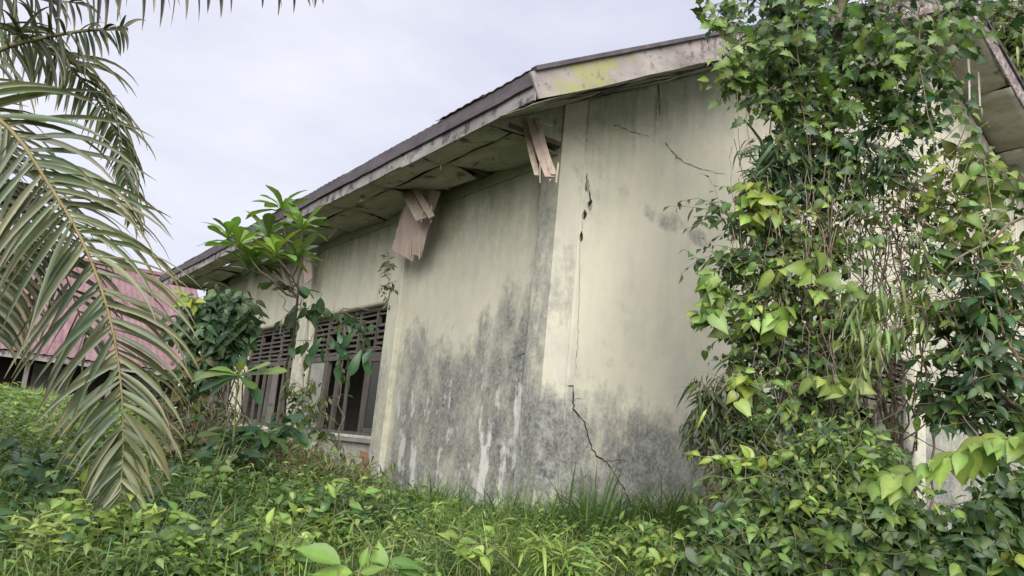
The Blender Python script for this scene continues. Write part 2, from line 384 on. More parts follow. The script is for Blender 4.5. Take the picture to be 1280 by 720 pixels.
def stained_box(name, a, b, stainf, axis, parent, boost=0, div=.05):
    """a post with stained faces: vertical strips of small quads on every side"""
    V = []; Q = []; x0, y0, z0 = a; x1, y1, z1 = b
    nzv = int((z1 - z0) / div) + 1
    ring = [(x0, y0), ((x0 + x1) / 2, y0), (x1, y0), (x1, y1), (x0, y1), (x0, (y0 + y1) / 2)]
    for i in range(nzv + 1):
        z = z0 + (z1 - z0) * i / nzv
        for (x, y) in ring: V.append((x, y, z))
    k = len(ring)
    for i in range(nzv):
        for j in range(k): Q.append((i * k + j, i * k + (j + 1) % k, (i + 1) * k + (j + 1) % k, (i + 1) * k + j))
    V = np.array(V); R, G, Bp = stainf(V[:, 1 if axis == 'x' else 0], V[:, 2])
    me = mesh_np(name, V - np.array(B.location), Q, M['plaster'], np.clip(np.stack([R + boost, G, Bp], 1), 0, 1))
    o = obj(name, me, parent); md = o.modifiers.new('bevel', 'BEVEL'); md.width = .012; md.segments = 2; md.limit_method = 'ANGLE'
    return o
ve, vt = pg(1238, 220)
bays_x = [4.2, 7.3, 10.4, 13.5, 16.6]
holes_g = [(7.45, 10.25, SILL, LINT), (ve - .28, ve + .12, vt - .45, vt + .35)]
wall('gable_wall', 'y', CX + .235, CX + WID, lambda u: float(SOFZ(u)) + .03, holes_g, stains_shade_gable, B)
holes_s = [(COLS_Y[i] + .15, COLS_Y[i + 1] - .15, SILL, LINT) for i in (1, 2, 3)]
wall('side_wall', 'x', CY + .27, 17.4, lambda u: 3.70, holes_s, stains_side, B)
def st_corner(u, z):
    R, G, Bp = stains_side(u * 0 + 6.6, z)
    n = fbm(z * 2, u * 3, 3)
    R = .62 * sstep(3.4, 2.0, z) * (.7 + .6 * n) + .35 * sstep(1.3, .4, z); return R, G * .5, Bp * 0 + .35 * sstep(.5, .2, z) * n
def st_corner_g(V):
    pass
# corner column: dark mouldy side face, paler gable face
def corner_column():
    x0, x1, y0, y1 = CX - .035, CX + .23, CY - .012, CY + .265; z0, z1 = -.25, 4.16
    nzv = 110; us = 6; V = []; Q = []; C = []
    ring = [(x0, y1 - (y1 - y0) * i / us, 0) for i in range(us + 1)] + [(x0 + (x1 - x0) * i / us, y0, 1) for i in range(us + 1)] + [(x1, y1, 1)]
    k = len(ring)
    for i in range(nzv + 1):
        z = z0 + (z1 - z0) * i / nzv
        for (x, y, f) in ring:
            V.append((x, y, min(z, float(SOFZ(x)) + .02)))
            n = float(fbm(np.array(z * 2.5 + x * 2), np.array(y * 4 + x * 4), 3)); n2 = float(fbm(np.array(z * 1.1), np.array(3.3 + f), 3))
            if f == 0: C.append((.62 * sstep(3.75, 3.0, z) + .15 * sstep(1.9, 1.2, z) + .4 * (n - .5), .4 * sstep(2.8, 3.6, z), .0))
            else:
                dark = .30 * sstep(2.6, 3.3, z) * n + .70 * sstep(.46, .62, z + .25 * (n - .5)) * sstep(1.42, 1.2, z + .35 * (n - .5))
                C.append((.25 * sstep(3.4, 2.4, z) + dark + .5 * (n - .5) + .4 * sstep(1.85, 2.05, z) * sstep(2.9, 2.4, z) * n2 + .3 * sstep(.9, .3, z), .45 * sstep(2.9, 3.8, z), .42 * sstep(1.95, 1.8, z) * sstep(1.3, 1.45, z) + .25 * sstep(.5, .35, z)))
    for i in range(nzv):
        for j in range(k): Q.append((i * k + j, i * k + (j + 1) % k, (i + 1) * k + (j + 1) % k, (i + 1) * k + j))
    # duplicate the corner so both faces keep their own stain: ring already holds it twice
    me = mesh_np('column', np.array(V) - np.array(B.location), Q, M['plaster'], np.clip(np.array(C), 0, 1))
    return obj('column', me, B)
corner_column()
for i, y in enumerate(COLS_Y[1:]):
    o = stained_box('column', (CX - .07, y - .15, -.25), (CX + .2, y + .15, 3.6), lambda u, z: (.30 * sstep(2.6, .6, z) + .5 * (fbm(z * 2 + 3, u * 3, 3) - .5) + .15, .35 + .5 * sstep(2.6, 3.4, z), .45 * sstep(1.5, .5, z)), 'x', B)
for x in bays_x[1:4]:
    stained_box('column', (x - .13, CY - .03, -.25), (x + .13, CY + .2, float(SOFZ(x)) - .01), lambda u, z: (.2 + .3 * sstep(1.5, .3, z), .3 + 0 * z, .2 + 0 * z), 'y', B)
# exposed red brick foot beside the first pilaster
def brick_patch(u0, u1, z0, z1):
    rows = int((z1 - z0) / .075)
    for r in range(rows):
        for c in range(4):
            a = u0 + (c + (r % 2) * .5 - .5) * .19; b_ = a + .18; zz = z0 + r * .075
            a2, b2 = max(a, u0), min(b_, u1)
            edge = u0 + (u1 - u0) * (.25 + .75 * (r / rows) * .9)
            if b2 - a2 < .04: continue
            if (u1 - (a2 + b2) / 2) < -.01: continue
            if (a2 + b2) / 2 > u0 + (u1 - u0) * (1 - .55 * max(0, (r - rows * .35) / rows)): continue
            mb = MB(); dpt = rng.uniform(.003, .010); mb.box((CX - dpt, a2, zz), (CX + .02, b2, zz + .066), .0015)
            mb.build('brick', M['brick'], B)
brick_patch(8.66, 9.10, .02, .62)
# cracks as ragged grooves
def crack(pts, plane, w0, w1, name='crack'):
    V = []; Q = []; P = [np.array(p) for p in pts]; out = []
    for a, b in zip(P[:-1], P[1:]):
        n = max(2, int(np.linalg.norm(b - a) / .03))
        for i in range(n): out.append(a + (b - a) * i / n + rng.normal(0, .006, 2))
    out.append(P[-1]); m = len(out)
    for i, p in enumerate(out):
        d = out[min(i + 1, m - 1)] - out[max(0, i - 1)]; d = d / (np.linalg.norm(d) + 1e-9); nrm = np.array([-d[1], d[0]])
        ww = (w0 + (w1 - w0) * i / m) * rng.uniform(.35, 1.5) * (.15 if i in (0, m - 1) else 1)
        for s in (-1, 1):
            q = p + nrm * ww * s / 2
            V.append((CX - .006, q[0], q[1]) if plane == 'x' else (q[0], CY - .006, q[1]))
    for i in range(m - 1): Q.append((2 * i, 2 * i + 1, 2 * i + 3, 2 * i + 2))
    me = mesh_np(name, np.array(V) - np.array(B.location), Q, M['crack']); return obj(name, me, B)
G_ = lambda l: [pg(*p) for p in l]
crack(G_([(709, 481), (716, 483), (716, 512), (731, 528), (737, 552), (745, 570), (758, 578), (770, 596), (780, 610), (790, 640)]), 'y', .012, .007)
crack(G_([(737, 552), (730, 560), (726, 572)]), 'y', .004, .002)
crack(G_([(758, 578), (770, 574), (785, 576)]), 'y', .005, .002)
crack(G_([(716, 500), (722, 497), (730, 499)]), 'y', .004, .002)
crack(G_([(733, 215), (733, 226), (732, 240)]), 'y', .018, .012)
crack(G_([(735, 236), (738, 252), (736, 258)]), 'y', .010, .03)
crack(G_([(731, 262), (729, 274)]), 'y', .04, .025)
crack(G_([(726, 290), (726, 302)]), 'y', .03, .015)
crack(G_([(830, 178), (845, 195), (855, 203), (880, 212), (905, 218)]), 'y', .008, .003)
crack(G_([(765, 155), (790, 165), (812, 172)]), 'y', .006, .004)
crack(G_([(714, 163), (728, 173), (735, 178)]), 'y', .008, .010)
crack(G_([(712, 142), (712, 170)]), 'y', .006, .004)
crack(G_([(727, 275), (724, 330), (722, 420), (719, 470)]), 'y', .002, .003)
crack(G_([(822, 105), (825, 130), (824, 150)]), 'y', .012, .004)
for (px, py, sc) in ((734, 232, .05), (737, 256, .055), (730, 270, .05), (726, 298, .04), (733, 541, .03), (752, 576, .035), (771, 600, .03), (716, 498, .03), (845, 196, .03)):
    u_, z_ = pg(px, py); n_ = 9; rr = [sc * rng.uniform(.45, 1.1) for _ in range(n_)]
    V = [(u_ + rr[i] * .6 * math.cos(6.283 * i / n_), CY - .0035, z_ + rr[i] * 1.3 * math.sin(6.283 * i / n_)) for i in range(n_)]
    me = bpy.data.meshes.new('plaster_chip'); me.from_pydata([(x - CX, y - CY, z - .1) for x, y, z in V], [], [list(range(n_))]); me.materials.append(M['chip']); obj('plaster_chip', me, B)
S_ = lambda l: [ps(*p) for p in l]
crack(S_([(640, 448), (655, 442), (665, 440)]), 'x', .006, .004)

# roof ---------------------------------------------------------------
YA, YB = CY - OG, 18.4
def slopept(x, y, dz=0): return (x, y, float(ROOFZ(x)) + dz)
ny = 18
for side in (0, 1):
    ys = np.linspace(YA - .04, YB + .05, ny + 1)
    for i in range(ny):
        V = []; Q = []; npts = 13
        xs = np.linspace(EX - .035, RX, 5) if side == 0 else np.linspace(2 * RX - EX + .035, RX, 5)
        yy = np.linspace(ys[i], ys[i + 1] + .05, npts)
        jit = rng.uniform(-.02, .02)
        for x in xs:
            for j, y in enumerate(yy):
                V.append((x + (jit if x == xs[0] else 0), y, float(ROOFZ(x)) + .022 + .005 * math.cos(j * math.pi) + .006 * (i % 2)))
        for a in range(4):
            for b in range(npts - 1):
                q = (a * npts + b, a * npts + b + 1, (a + 1) * npts + b + 1, (a + 1) * npts + b); Q.append(q if side else q[::-1])
        me = mesh_np('roof_sheet', np.array(V) - np.array(B.location), Q, M['sheet']); o = obj('roof_sheet', me, B)
        s = o.modifiers.new('t', 'SOLIDIFY'); s.thickness = .006
# side fascia: dark upper strip proud of the pale lower board
nb = 6
for side in (0, 1):
    sgn = -1 if side == 0 else 1; xo = EX if side == 0 else 2 * RX - EX
    ys = np.linspace(YA, YB, nb + 1)
    for i in range(nb):
        sag0 = rng.uniform(-.006, .006)
        m = MB(); m.plank((xo + sgn * -.012, ys[i] + .003, 3.58 + sag0), (xo + sgn * -.012, ys[i + 1] - .012, 3.58 - rng.uniform(0, .012)), .125, .022, (0, 0, 1), 10, .006); m.build('fascia_board', M['fascia'], B)
        m = MB(); m.plank((xo + sgn * .014, ys[i] + .002, 3.703 + sag0), (xo + sgn * .014, ys[i + 1] - .002, 3.703), .135, .026, (0, 0, 1), 10, .004); m.build('roof_edge_board', M['edge'], B)
# barge boards on the gable
def rake(name, mat, xa, xb, zoff, wdt, thick, y, cuts):
    for i in range(cuts):
        a = xa + (xb - xa) * i / cuts; b = xa + (xb - xa) * (i + 1) / cuts
        m = MB(); m.plank((a, y, float(ROOFZ(a)) + zoff), (b - .004 * np.sign(xb - xa), y, float(ROOFZ(b)) + zoff), wdt, thick, (0, 0, 1), 8, .004)
        m.build(name, mat, B)
rake('barge_board', M['barge'], EX - .01, RX, -.13, .235, .025, YA, 3)
rake('barge_board', M['barge'], 2 * RX - EX + .01, RX, -.13, .235, .025, YA, 3)
rake('barge_cap', M['edge'], EX - .03, RX, .012, .035, .07, YA - .012, 3)
rake('barge_cap', M['edge'], 2 * RX - EX + .03, RX, .012, .035, .07, YA - .012, 3)
# rafters and purlins in the dark over the soffit
for y in np.arange(YA + .35, YB, 1.2):
    for side in (0, 1):
        a = EX + .03 if side == 0 else 2 * RX - EX - .03
        m = MB(); m.plank((a, y, float(ROOFZ(a)) - .10), (RX, y, float(ROOFZ(RX)) - .10), .12, .05, (0, 0, 1), 2); m.build('rafter', M['rafter'], B)
# soffit panels along the side: two rows, warped and gapped
def panel(P00, P10, P11, P01, sag, name='soffit_panel', mat=None, nx=6, nyy=6, lift=None, thick=.006, parent=None):
    P00, P10, P11, P01 = map(np.array, (P00, P10, P11, P01)); V = []; Q = []
    ph = rng.uniform(0, 6)
    for i in range(nx + 1):
        for j in range(nyy + 1):
            s, t_ = i / nx, j / nyy
            p = (P00 * (1 - s) + P10 * s) * (1 - t_) + (P01 * (1 - s) + P11 * s) * t_
            z = -sag * math.sin(math.pi * s) * (.35 + .65 * t_) + .008 * math.sin(ph + 7 * s + 3 * t_)
            if lift: z += lift(s, t_)
            e = rng.normal(0, .006) if (j in (0, nyy) or i in (0, nx)) else 0
            V.append((p[0] + e, p[1] + e, p[2] + z))
    for i in range(nx):
        for j in range(nyy):
            a = i * (nyy + 1) + j; Q.append((a, a + 1, a + nyy + 2, a + nyy + 1))
    me = mesh_np(name, np.array(V) - np.array(B.location), Q, mat or M['soffit'], smooth=True); o = obj(name, me, B)
    s = o.modifiers.new('t', 'SOLIDIFY'); s.thickness = thick; return o
ye = np.arange(YA + .72, YB - .05, 1.18)
for i in range(len(ye) - 1):
    a, b = ye[i] + .008, ye[i + 1] - rng.uniform(.008, .035)
    panel((EX + .015, a, 3.525), (EX + .015, b, 3.525), (EX + .285, b, 3.545), (EX + .285, a, 3.545), rng.uniform(0, .012))
    sg = rng.uniform(.01, .06); c = rng.uniform(-.13, .0); c2 = rng.uniform(-.10, .0)
    if i == 1: sg = .06
    f = lambda s, t_, c=c, c2=c2: c * (1 - s) ** 3 * t_ ** 2 + c2 * s ** 3 * t_ ** 2
    inner = .87 if i not in (1, 5, 8) else .70
    panel((EX + .305, a, 3.55), (EX + .300, b, 3.55), (EX + inner, b, 3.615), (EX + inner, a + rng.uniform(0, .05), 3.60), sg, lift=f)
    m = MB(); m.box((EX + .25, a - .03, 3.57), (EX + .87, a + .02, 3.615)); m.build('soffit_joist', M['rafter'], B)
for side_y in (YA + .72,):
    m = MB(); m.box((CX - .022, CY + .27, 3.46), (CX - .001, 17.3, 3.585), .002); m.build('wall_trim', M['soffit'], B)
# boxed end of the eave, in line with the gable
V = [(EX + .02, CY + .004, 3.53), (CX - .04, CY + .004, 3.585), (CX - .04, CY + .004, float(SOFZ(CX - .04)) + .03), (EX + .02, CY + .004, float(SOFZ(EX + .02)) + .03)]
V = V + [(x, y + .012, z) for x, y, z in V]
m = MB(); m.V = V; m.Q = [(0, 1, 2, 3), (7, 6, 5, 4), (0, 4, 5, 1), (1, 5, 6, 2), (2, 6, 7, 3), (3, 7, 4, 0)]; m.build('eave_end_panel', M['inner'] if False else M['soffit'], B)
# gable soffit panels
xs = [EX + .01]
while xs[-1] < 2 * RX - EX - .2: xs.append(xs[-1] + 1.05)
xs[-1] = 2 * RX - EX - .01
for i in range(len(xs) - 1):
    a, b = xs[i] + .004, xs[i + 1] - .012
    if a < RX < b: 
        parts_ = [(a, RX), (RX, b)]
    else: parts_ = [(a, b)]
    for a1, b1 in parts_:
        dpt = OG - .02 if i not in (2,) else OG - .02
        z = lambda x, k: float(SOFZ(x)) + k
        lf = (lambda s, t_: -.05 * (s - .3) ** 2 * t_) if i % 2 else (lambda s, t_: -.05 * max(0, .5 - s) * (1 - t_))
        panel((a1, YA + .02, z(a1, .012)), (b1, YA + .02, z(b1, .012)), (b1, CY - .01, z(b1, .028)), (a1, CY - .01, z(a1, .028)), rng.uniform(.0, .02), lift=lf, thick=.008)
# splintered layers peeling off under the barge board
for k in range(16):
    x = rng.uniform(3.5, 6.3); L = rng.uniform(.3, .9); y = YA + rng.uniform(.05, .35)
    m = MB(); x2 = x + L
    m.plank((x, y, float(SOFZ(x)) - rng.uniform(.0, .035)), (x2, y + rng.uniform(-.05, .12), float(SOFZ(x2)) - rng.uniform(-.012, .02)), rng.uniform(.03, .09), .004, (0, 1, .2), 5, rng.uniform(-.02, .015), .03)
    m.build('splinter', M['soffit' if k % 3 else 'rafter'], B)
# dark broken hole by the rake soffit
def rag(pts, name, mat, y): 
    V = [(p[0], y, p[1]) for p in pts]; V += [(p[0], y + .01, p[1]) for p in pts]; n = len(pts)
    me = bpy.data.meshes.new(name); me.from_pydata([tuple(np.array(v) - np.array(B.location)) for v in V], [], [list(range(n))] + [[i, (i + 1) % n, n + (i + 1) % n, n + i] for i in range(n)])
    me.materials.append(mat); return obj(name, me, B)
# hanging boards
def hang(p0, p1, wd, th, side, mat, seg=5, bend=0, rg=.02):
    m = MB(); m.plank(p0, p1, wd, th, side, seg, bend, rg); return m.build('hanging_board', mat, B)
sx = np.array([.35, -.9, 0.])
hang(at(531, 235, 0, 3.95), at(503, 318, 0, 3.93), .42, .012, (.2, -.95, .35), M['ply'], 5, .02, .012)
hang(at(545, 238, 0, 3.96), at(521, 320, 0, 3.95), .16, .010, (.2, -.95, .2), M['ply'], 5, .02, .01)
hang(at(500, 225, 0, 3.86), at(527, 275, 0, 3.80), .12, .012, (.3, -.9, -.2), M['plywood_pale'], 4, .01)
hang(at(512, 225, 0, 3.84), at(540, 272, 0, 3.80), .07, .012, (.3, -.9, -.2), M['plywood_pale'], 4, -.01)
hang(at(655, 148, 0, 3.72), at(672, 220, 0, 3.72), .05, .008, (.8, -.6, 0), M['plywood_pale'], 6, -.03)
hang(at(664, 148, 0, 3.74), at(688, 221, 0, 3.74), .085, .008, (.8, -.6, 0), M['ply'], 6, -.04)
hang(at(672, 148, 0, 3.78), at(693, 219, 0, 3.76), .05, .008, (.8, -.6, 0), M['plywood_pale'], 6, -.05)
hang(at(453, 234, 0, 3.50), at(453, 252, 0, 3.50), .05, .03, (.8, -.6, 0), M['plywood_pale'], 2)
hang(at(551, 190, 0, 3.52), at(551, 211, 0, 3.52), .012, .01, (.8, -.6, 0), M['string'], 2)
hang(at(383, 318, 0, 3.95), at(386, 352, 0, 3.95), .18, .012, (.2, -.95, .2), M['ply'], 3)

for (px, py, dx) in ((505, 306, 3.93), (512, 316, 3.93), (524, 320, 3.94), (495, 298, 3.93), (674, 218, 3.72), (686, 219, 3.74), (697, 219, 3.77), (538, 270, 3.82), (528, 272, 3.81)):
    p = at(px, py, 0, dx); L = rng.uniform(.06, .16)
    hang(p + np.array([0, 0, .12]), p + np.array([rng.uniform(-.02, .02), rng.uniform(-.04, .04), -L * .5]), .014, .005, (.5, -.8, 0), M['plywood_pale'], 3, .004, .01)
for (px, py, x) in ((690, 165, 3.9), (676, 150, 3.7), (560, 222, 3.95), (590, 205, 3.9), (470, 270, 3.9), (620, 190, 3.7), (420, 285, 3.8)):
    p = at(px, py, 0, x); p[2] = min(p[2], 3.58); L = rng.uniform(.08, .3); q = unit_(rng.normal(0, 1, 3) * (1, 1, .2))
    hang(p, p + q * L + np.array([0, 0, -.05]), rng.uniform(.02, .06), .005, np.cross(q, (0, 0, 1.)), M['soffit'], 3, .01, .02)

# windows ------------------------------------------------------------
def window(plane, u0, u1, sashes, parent, inset=.10, lou=True):
    """timber window: frame, transom, mullions, louvre slats, sashes below"""
    w_ = empty_part('window', parent)
    def bx(name, ua, ub, za, zb, d0, d1, mat, jit=.003):
        m = MB()
        if plane == 'x': m.box((CX + inset + d0, ua, za), (CX + inset + d1, ub, zb), jit)
        else: m.box((ua, CY + inset + d0, za), (ub, CY + inset + d1, zb), jit)
        return m.build(name, mat, w_)
    W_ = M['window']
    bx('frame', u0, u1, SILL - .03, SILL + .04, -.06, .07, W_); bx('frame', u0, u1, LINT - .055, LINT - .002, -.01, .06, W_)
    bx('frame', u0, u0 + .05, SILL + .04, LINT - .055, -.01, .06, W_); bx('frame', u1 - .05, u1, SILL + .04, LINT - .055, -.01, .06, W_)
    bx('transom', u0 + .05, u1 - .05, TRAN - .03, TRAN + .035, -.02, .06, W_)
    n = 5; div = np.linspace(u0 + .05, u1 - .05, n + 1)
    for d in div[1:-1]: bx('mullion', d - .018, d + .018, TRAN + .035, LINT - .055, -.012, .05, W_)
    zs = np.linspace(TRAN + .075, LINT - .095, 7)
    for i in range(n):
        for z in zs:
            if rng.random() < .05: continue
            a, b = div[i] + .02, div[i + 1] - .02; dz = rng.normal(0, .004); tl = rng.normal(0, .006)
            m = MB(); x = .02
            if plane == 'x': c = [(CX + inset + x - .03, a, z - .022 + dz), (CX + inset + x + .03, a, z + .022 + dz), (CX + inset + x + .03, b, z + .022 + tl), (CX + inset + x - .03, b, z - .022 + tl)]
            else: c = [(b, CY + inset + x - .03, z - .022 + dz), (b, CY + inset + x + .03, z + .022 + dz), (a, CY + inset + x + .03, z + .022 + tl), (a, CY + inset + x - .03, z - .022 + tl)]
            m.hexa(c + [(p[0], p[1], p[2] + .012) for p in c]); m.build('louvre_slat', W_, w_)
    for (f0, f1, kind) in sashes:
        a = u0 + (u1 - u0) * f0; b = u0 + (u1 - u0) * f1; z0, z1 = SILL + .045, TRAN - .035
        if kind == 'post': bx('mullion', a, b, z0, z1, -.01, .05, W_)
        elif kind == 'plank': bx('boarding', a, b, z0, z1, -.03, -.012, M['plank'], .006)
        elif kind == 'pale': bx('infill_panel', a, b, z0, z1, .0, .012, M['palepanel'])
        elif kind == 'slant':
            m = MB(); p0 = (CX + inset + .0, a, z0); p1 = (CX + inset + .02, b, z1 - .03)
            m.plank(p0, p1, .045, .03, (0, 1, 0), 3); m.build('loose_stile', W_, w_)
        else:
            for (ua, ub, za, zb) in ((a, a + .05, z0, z1), (b - .05, b, z0, z1), (a + .05, b - .05, z0, z0 + .05), (a + .05, b - .05, z1 - .05, z1)):
                bx('sash', ua, ub, za, zb, -.02, .02, W_, .001)
            if kind == 'glass': bx('pane', a + .05, b - .05, z0 + .05, z1 - .05, -.003, .002, M['glass'], 0)
def empty_part(name, parent):
    o = bpy.data.objects.new(name, None); link(o, parent); o.empty_display_size = .1; return o
window('x', COLS_Y[1] + .15, COLS_Y[2] - .15, [(.04, .235, 'glass'), (.25, .275, 'post'), (.46, .49, 'slant'), (.60, .62, 'post'), (.80, .98, 'pale'), (.74, .79, 'post')], B)
window('x', COLS_Y[2] + .15, COLS_Y[3] - .15, [(.03, .22, 'sash'), (.27, .30, 'post'), (.36, .46, 'plank'), (.52, .56, 'post'), (.62, .78, 'sash')], B)
window('x', COLS_Y[3] + .15, COLS_Y[4] - .15, [(.1, .3, 'sash'), (.35, .5, 'plank'), (.6, .8, 'sash')], B)
window('y', 7.45, 10.25, [(.05, .25, 'glass'), (.3, .5, 'sash'), (.55, .75, 'sash'), (.78, .95, 'glass')], B)
for i in (1, 2, 3):
    m = MB(); m.box((CX - .05, COLS_Y[i] + .152, SILL - .085), (CX + .14, COLS_Y[i + 1] - .152, SILL - .032), .004); m.build('sill', M['palepanel'], B)
# inside: floor, ceiling, far walls
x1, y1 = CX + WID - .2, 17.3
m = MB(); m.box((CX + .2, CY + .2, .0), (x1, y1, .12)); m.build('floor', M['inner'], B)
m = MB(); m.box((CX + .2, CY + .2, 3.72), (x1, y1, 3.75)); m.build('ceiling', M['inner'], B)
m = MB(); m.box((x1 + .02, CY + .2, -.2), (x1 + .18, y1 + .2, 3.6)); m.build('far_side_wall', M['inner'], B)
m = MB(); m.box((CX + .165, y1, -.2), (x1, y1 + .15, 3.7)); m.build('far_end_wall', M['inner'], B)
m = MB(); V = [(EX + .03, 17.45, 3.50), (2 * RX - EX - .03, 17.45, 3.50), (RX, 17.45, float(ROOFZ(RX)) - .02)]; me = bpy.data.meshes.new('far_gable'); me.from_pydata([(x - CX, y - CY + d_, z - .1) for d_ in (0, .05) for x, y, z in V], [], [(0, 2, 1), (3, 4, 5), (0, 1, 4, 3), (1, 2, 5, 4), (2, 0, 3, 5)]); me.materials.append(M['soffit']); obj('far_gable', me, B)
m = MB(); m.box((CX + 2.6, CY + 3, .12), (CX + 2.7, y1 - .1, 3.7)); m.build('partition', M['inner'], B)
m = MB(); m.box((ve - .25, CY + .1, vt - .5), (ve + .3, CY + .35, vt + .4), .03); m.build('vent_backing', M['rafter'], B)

# ------------------------------------------------------------------ far house with maroon roof
hb = np.array([1.5, 34.0, .7])
H = empty('neighbouring_house', hb, 'low house behind the palm frond with a faded maroon metal roof and dark open front', 'house')
e0 = at(-260, 445, 1, 31.5); e1 = at(232, 446, 1, 31.5); r0 = at(-260, 300, 1, 36); r1 = at(240, 333, 1, 36)
ez = 2.45; rz = 6.9
xa, xb = -9.0, 8.2
for i in range(19):
    a = xa + (xb - xa) * i / 19; b = xa + (xb - xa) * (i + 1) / 19 + .03
    V = []; Q = []
    for s in np.linspace(0, 1, 3):
        for j in range(9):
            V.append((a + (b - a) * j / 8, 31.0 + s * 6.5, ez + s * (rz - ez) + .03 * (j % 2) + .01 * (i % 2)))
    for s in range(2):
        for j in range(8): q = s * 9 + j; Q.append((q, q + 1, q + 10, q + 9))
    o = obj('roof_sheet', mesh_np('roof_sheet', np.array(V) - hb, Q, M['maroon']), H); s = o.modifiers.new('t', 'SOLIDIFY'); s.thickness = .01
m = MB(); m.box((xa, 31.1, ez - .22), (xb, 31.16, ez - .02)); m.build('fascia', M['fascia'], H)
m = MB(); m.box((xa, 37.3, rz - .02), (xb, 37.8, rz + .12)); m.build('ridge_cap', M['maroon'], H)
m = MB(); m.box((xa + .3, 35, .2), (xb - .5, 35.2, 4.6)); m.build('wall', M['dark'], H)
for k in range(7):
    x = xa + .6 + k * 2.6; m = MB(); m.box((x, 31.4, .2), (x + .14, 31.54, ez - .05)); m.build('post', M['plank'], H)
for k in range(5):
    x = xa + 1.6 + k * 3.3; m = MB(); m.box((x, 34.93, 1.1), (x + 1.2, 34.99, 2.3)); m.build('window', M['palepanel'], H)

# ------------------------------------------------------------------ leaves
def leafT(st, fold=.25, curl=.3, wav=0):
    """stations (t, half width, forward shift): a strip of quads with a raised midrib shade"""
    V = []; sh = []
    for (t_, w_, s_) in st:
        z = -curl * t_ * t_
        dz = wav * math.sin(t_ * 9)
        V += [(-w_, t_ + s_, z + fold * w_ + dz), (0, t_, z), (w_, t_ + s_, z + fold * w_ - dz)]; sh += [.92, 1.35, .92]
    Q = []
    for i in range(len(st) - 1):
        a = 3 * i; Q += [(a, a + 1, a + 4, a + 3), (a + 1, a + 2, a + 5, a + 4)]
    V = np.array(V, float); V[:, 1] /= V[:, 1].max(); return V, np.array(Q), np.array(sh)
T = {
 'heart': [leafT([(0, .03, -.02), (.04, .20, -.10), (.14, .31, -.07), (.28, .35, -.01), (.46, .31, 0), (.64, .21, 0), (.8, .11, 0), (.92, .04, 0), (1, .004, 0)], f, c, .012) for f, c in ((.25, .35), (.45, .15), (.1, .5), (-.15, .35))],
 'ovate': [leafT([(0, .02, 0), (.1, .13, 0), (.25, .22, 0), (.45, .25, 0), (.65, .19, 0), (.84, .08, 0), (1, .004, 0)], f, c, .01) for f, c in ((.3, .3), (.5, .1), (.1, .5), (-.1, .3))],
 'obov': [leafT([(0, .02, 0), (.3, .09, 0), (.55, .17, 0), (.78, .21, 0), (.93, .13, 0), (1, .01, 0)], f, c, .01) for f, c in ((.25, .25), (.4, .45), (.1, .1), (.2, .6))],
 'lance': [leafT([(0, .01, 0), (.25, .075, 0), (.55, .075, 0), (.8, .04, 0), (1, .003, 0)], f, c) for f, c in ((.4, .3), (.2, .7), (.5, .05), (.2, 1.0))],
 'lobed': [leafT([(0, .03, -.03), (.08, .22, -.12), (.16, .40, -.02), (.28, .24, .06), (.36, .42, .10), (.52, .20, .06), (.66, .26, .06), (.80, .10, .02), (1, .003, 0)], f, c) for f, c in ((.2, .3), (.35, .5), (.05, .2), (-.1, .45))],
 'grass': [leafT([(0, .012, 0), (.35, .013, 0), (.7, .009, 0), (1, .001, 0)], .3, c) for c in (.1, .35, .7, 1.1)],
 'tiny': [leafT([(0, .03, 0), (.4, .24, 0), (1, .01, 0)], f, c) for f, c in ((.3, .3), (.1, .1))],
}
TM = {}
def tmesh(kind, k):
    if (kind, k) not in TM:
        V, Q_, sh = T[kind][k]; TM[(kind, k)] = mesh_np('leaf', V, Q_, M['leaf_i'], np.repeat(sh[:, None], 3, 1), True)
    return TM[(kind, k)]
def basis(d, n):
    d = d / (np.linalg.norm(d, axis=-1, keepdims=True) + 1e-9)
    n = n - d * (n * d).sum(-1, keepdims=True); n = n / (np.linalg.norm(n, axis=-1, keepdims=True) + 1e-9)
    return np.cross(d, n), d, n
def merged(name, kind, P, D, Nn, S, C, mat, off, parent=None, wide=1.0):
    """thousands of leaves as one mesh"""
    Vs = []; Qs = []; Cs = []; base = 0; P, D, Nn, S, C = map(np.asarray, (P, D, Nn, S, C)); 
    X, Y, Z = basis(D, Nn); var = rng.integers(0, len(T[kind]), len(P))
    for k, (V, Q_, sh) in enumerate(T[kind]):
        m = var == k; c = int(m.sum())
        if not c: continue
        w3 = (X[m][:, None, :] * V[None, :, 0:1] * wide + Y[m][:, None, :] * V[None, :, 1:2] + Z[m][:, None, :] * V[None, :, 2:3]) * S[m][:, None, None] + P[m][:, None, :]
        Vs.append(w3.reshape(-1, 3)); Qs.append((Q_[None] + (np.arange(c) * len(V))[:, None, None] + base).reshape(-1, 4)); base += c * len(V)
        Cs.append((C[m][:, None, :] * sh[None, :, None]).reshape(-1, 3))
    me = mesh_np(name, np.concatenate(Vs) - off, np.concatenate(Qs), mat, np.concatenate(Cs), True)
    return obj(name, me, parent, (0, 0, 0) if parent is not None else off)
MAXI = 300
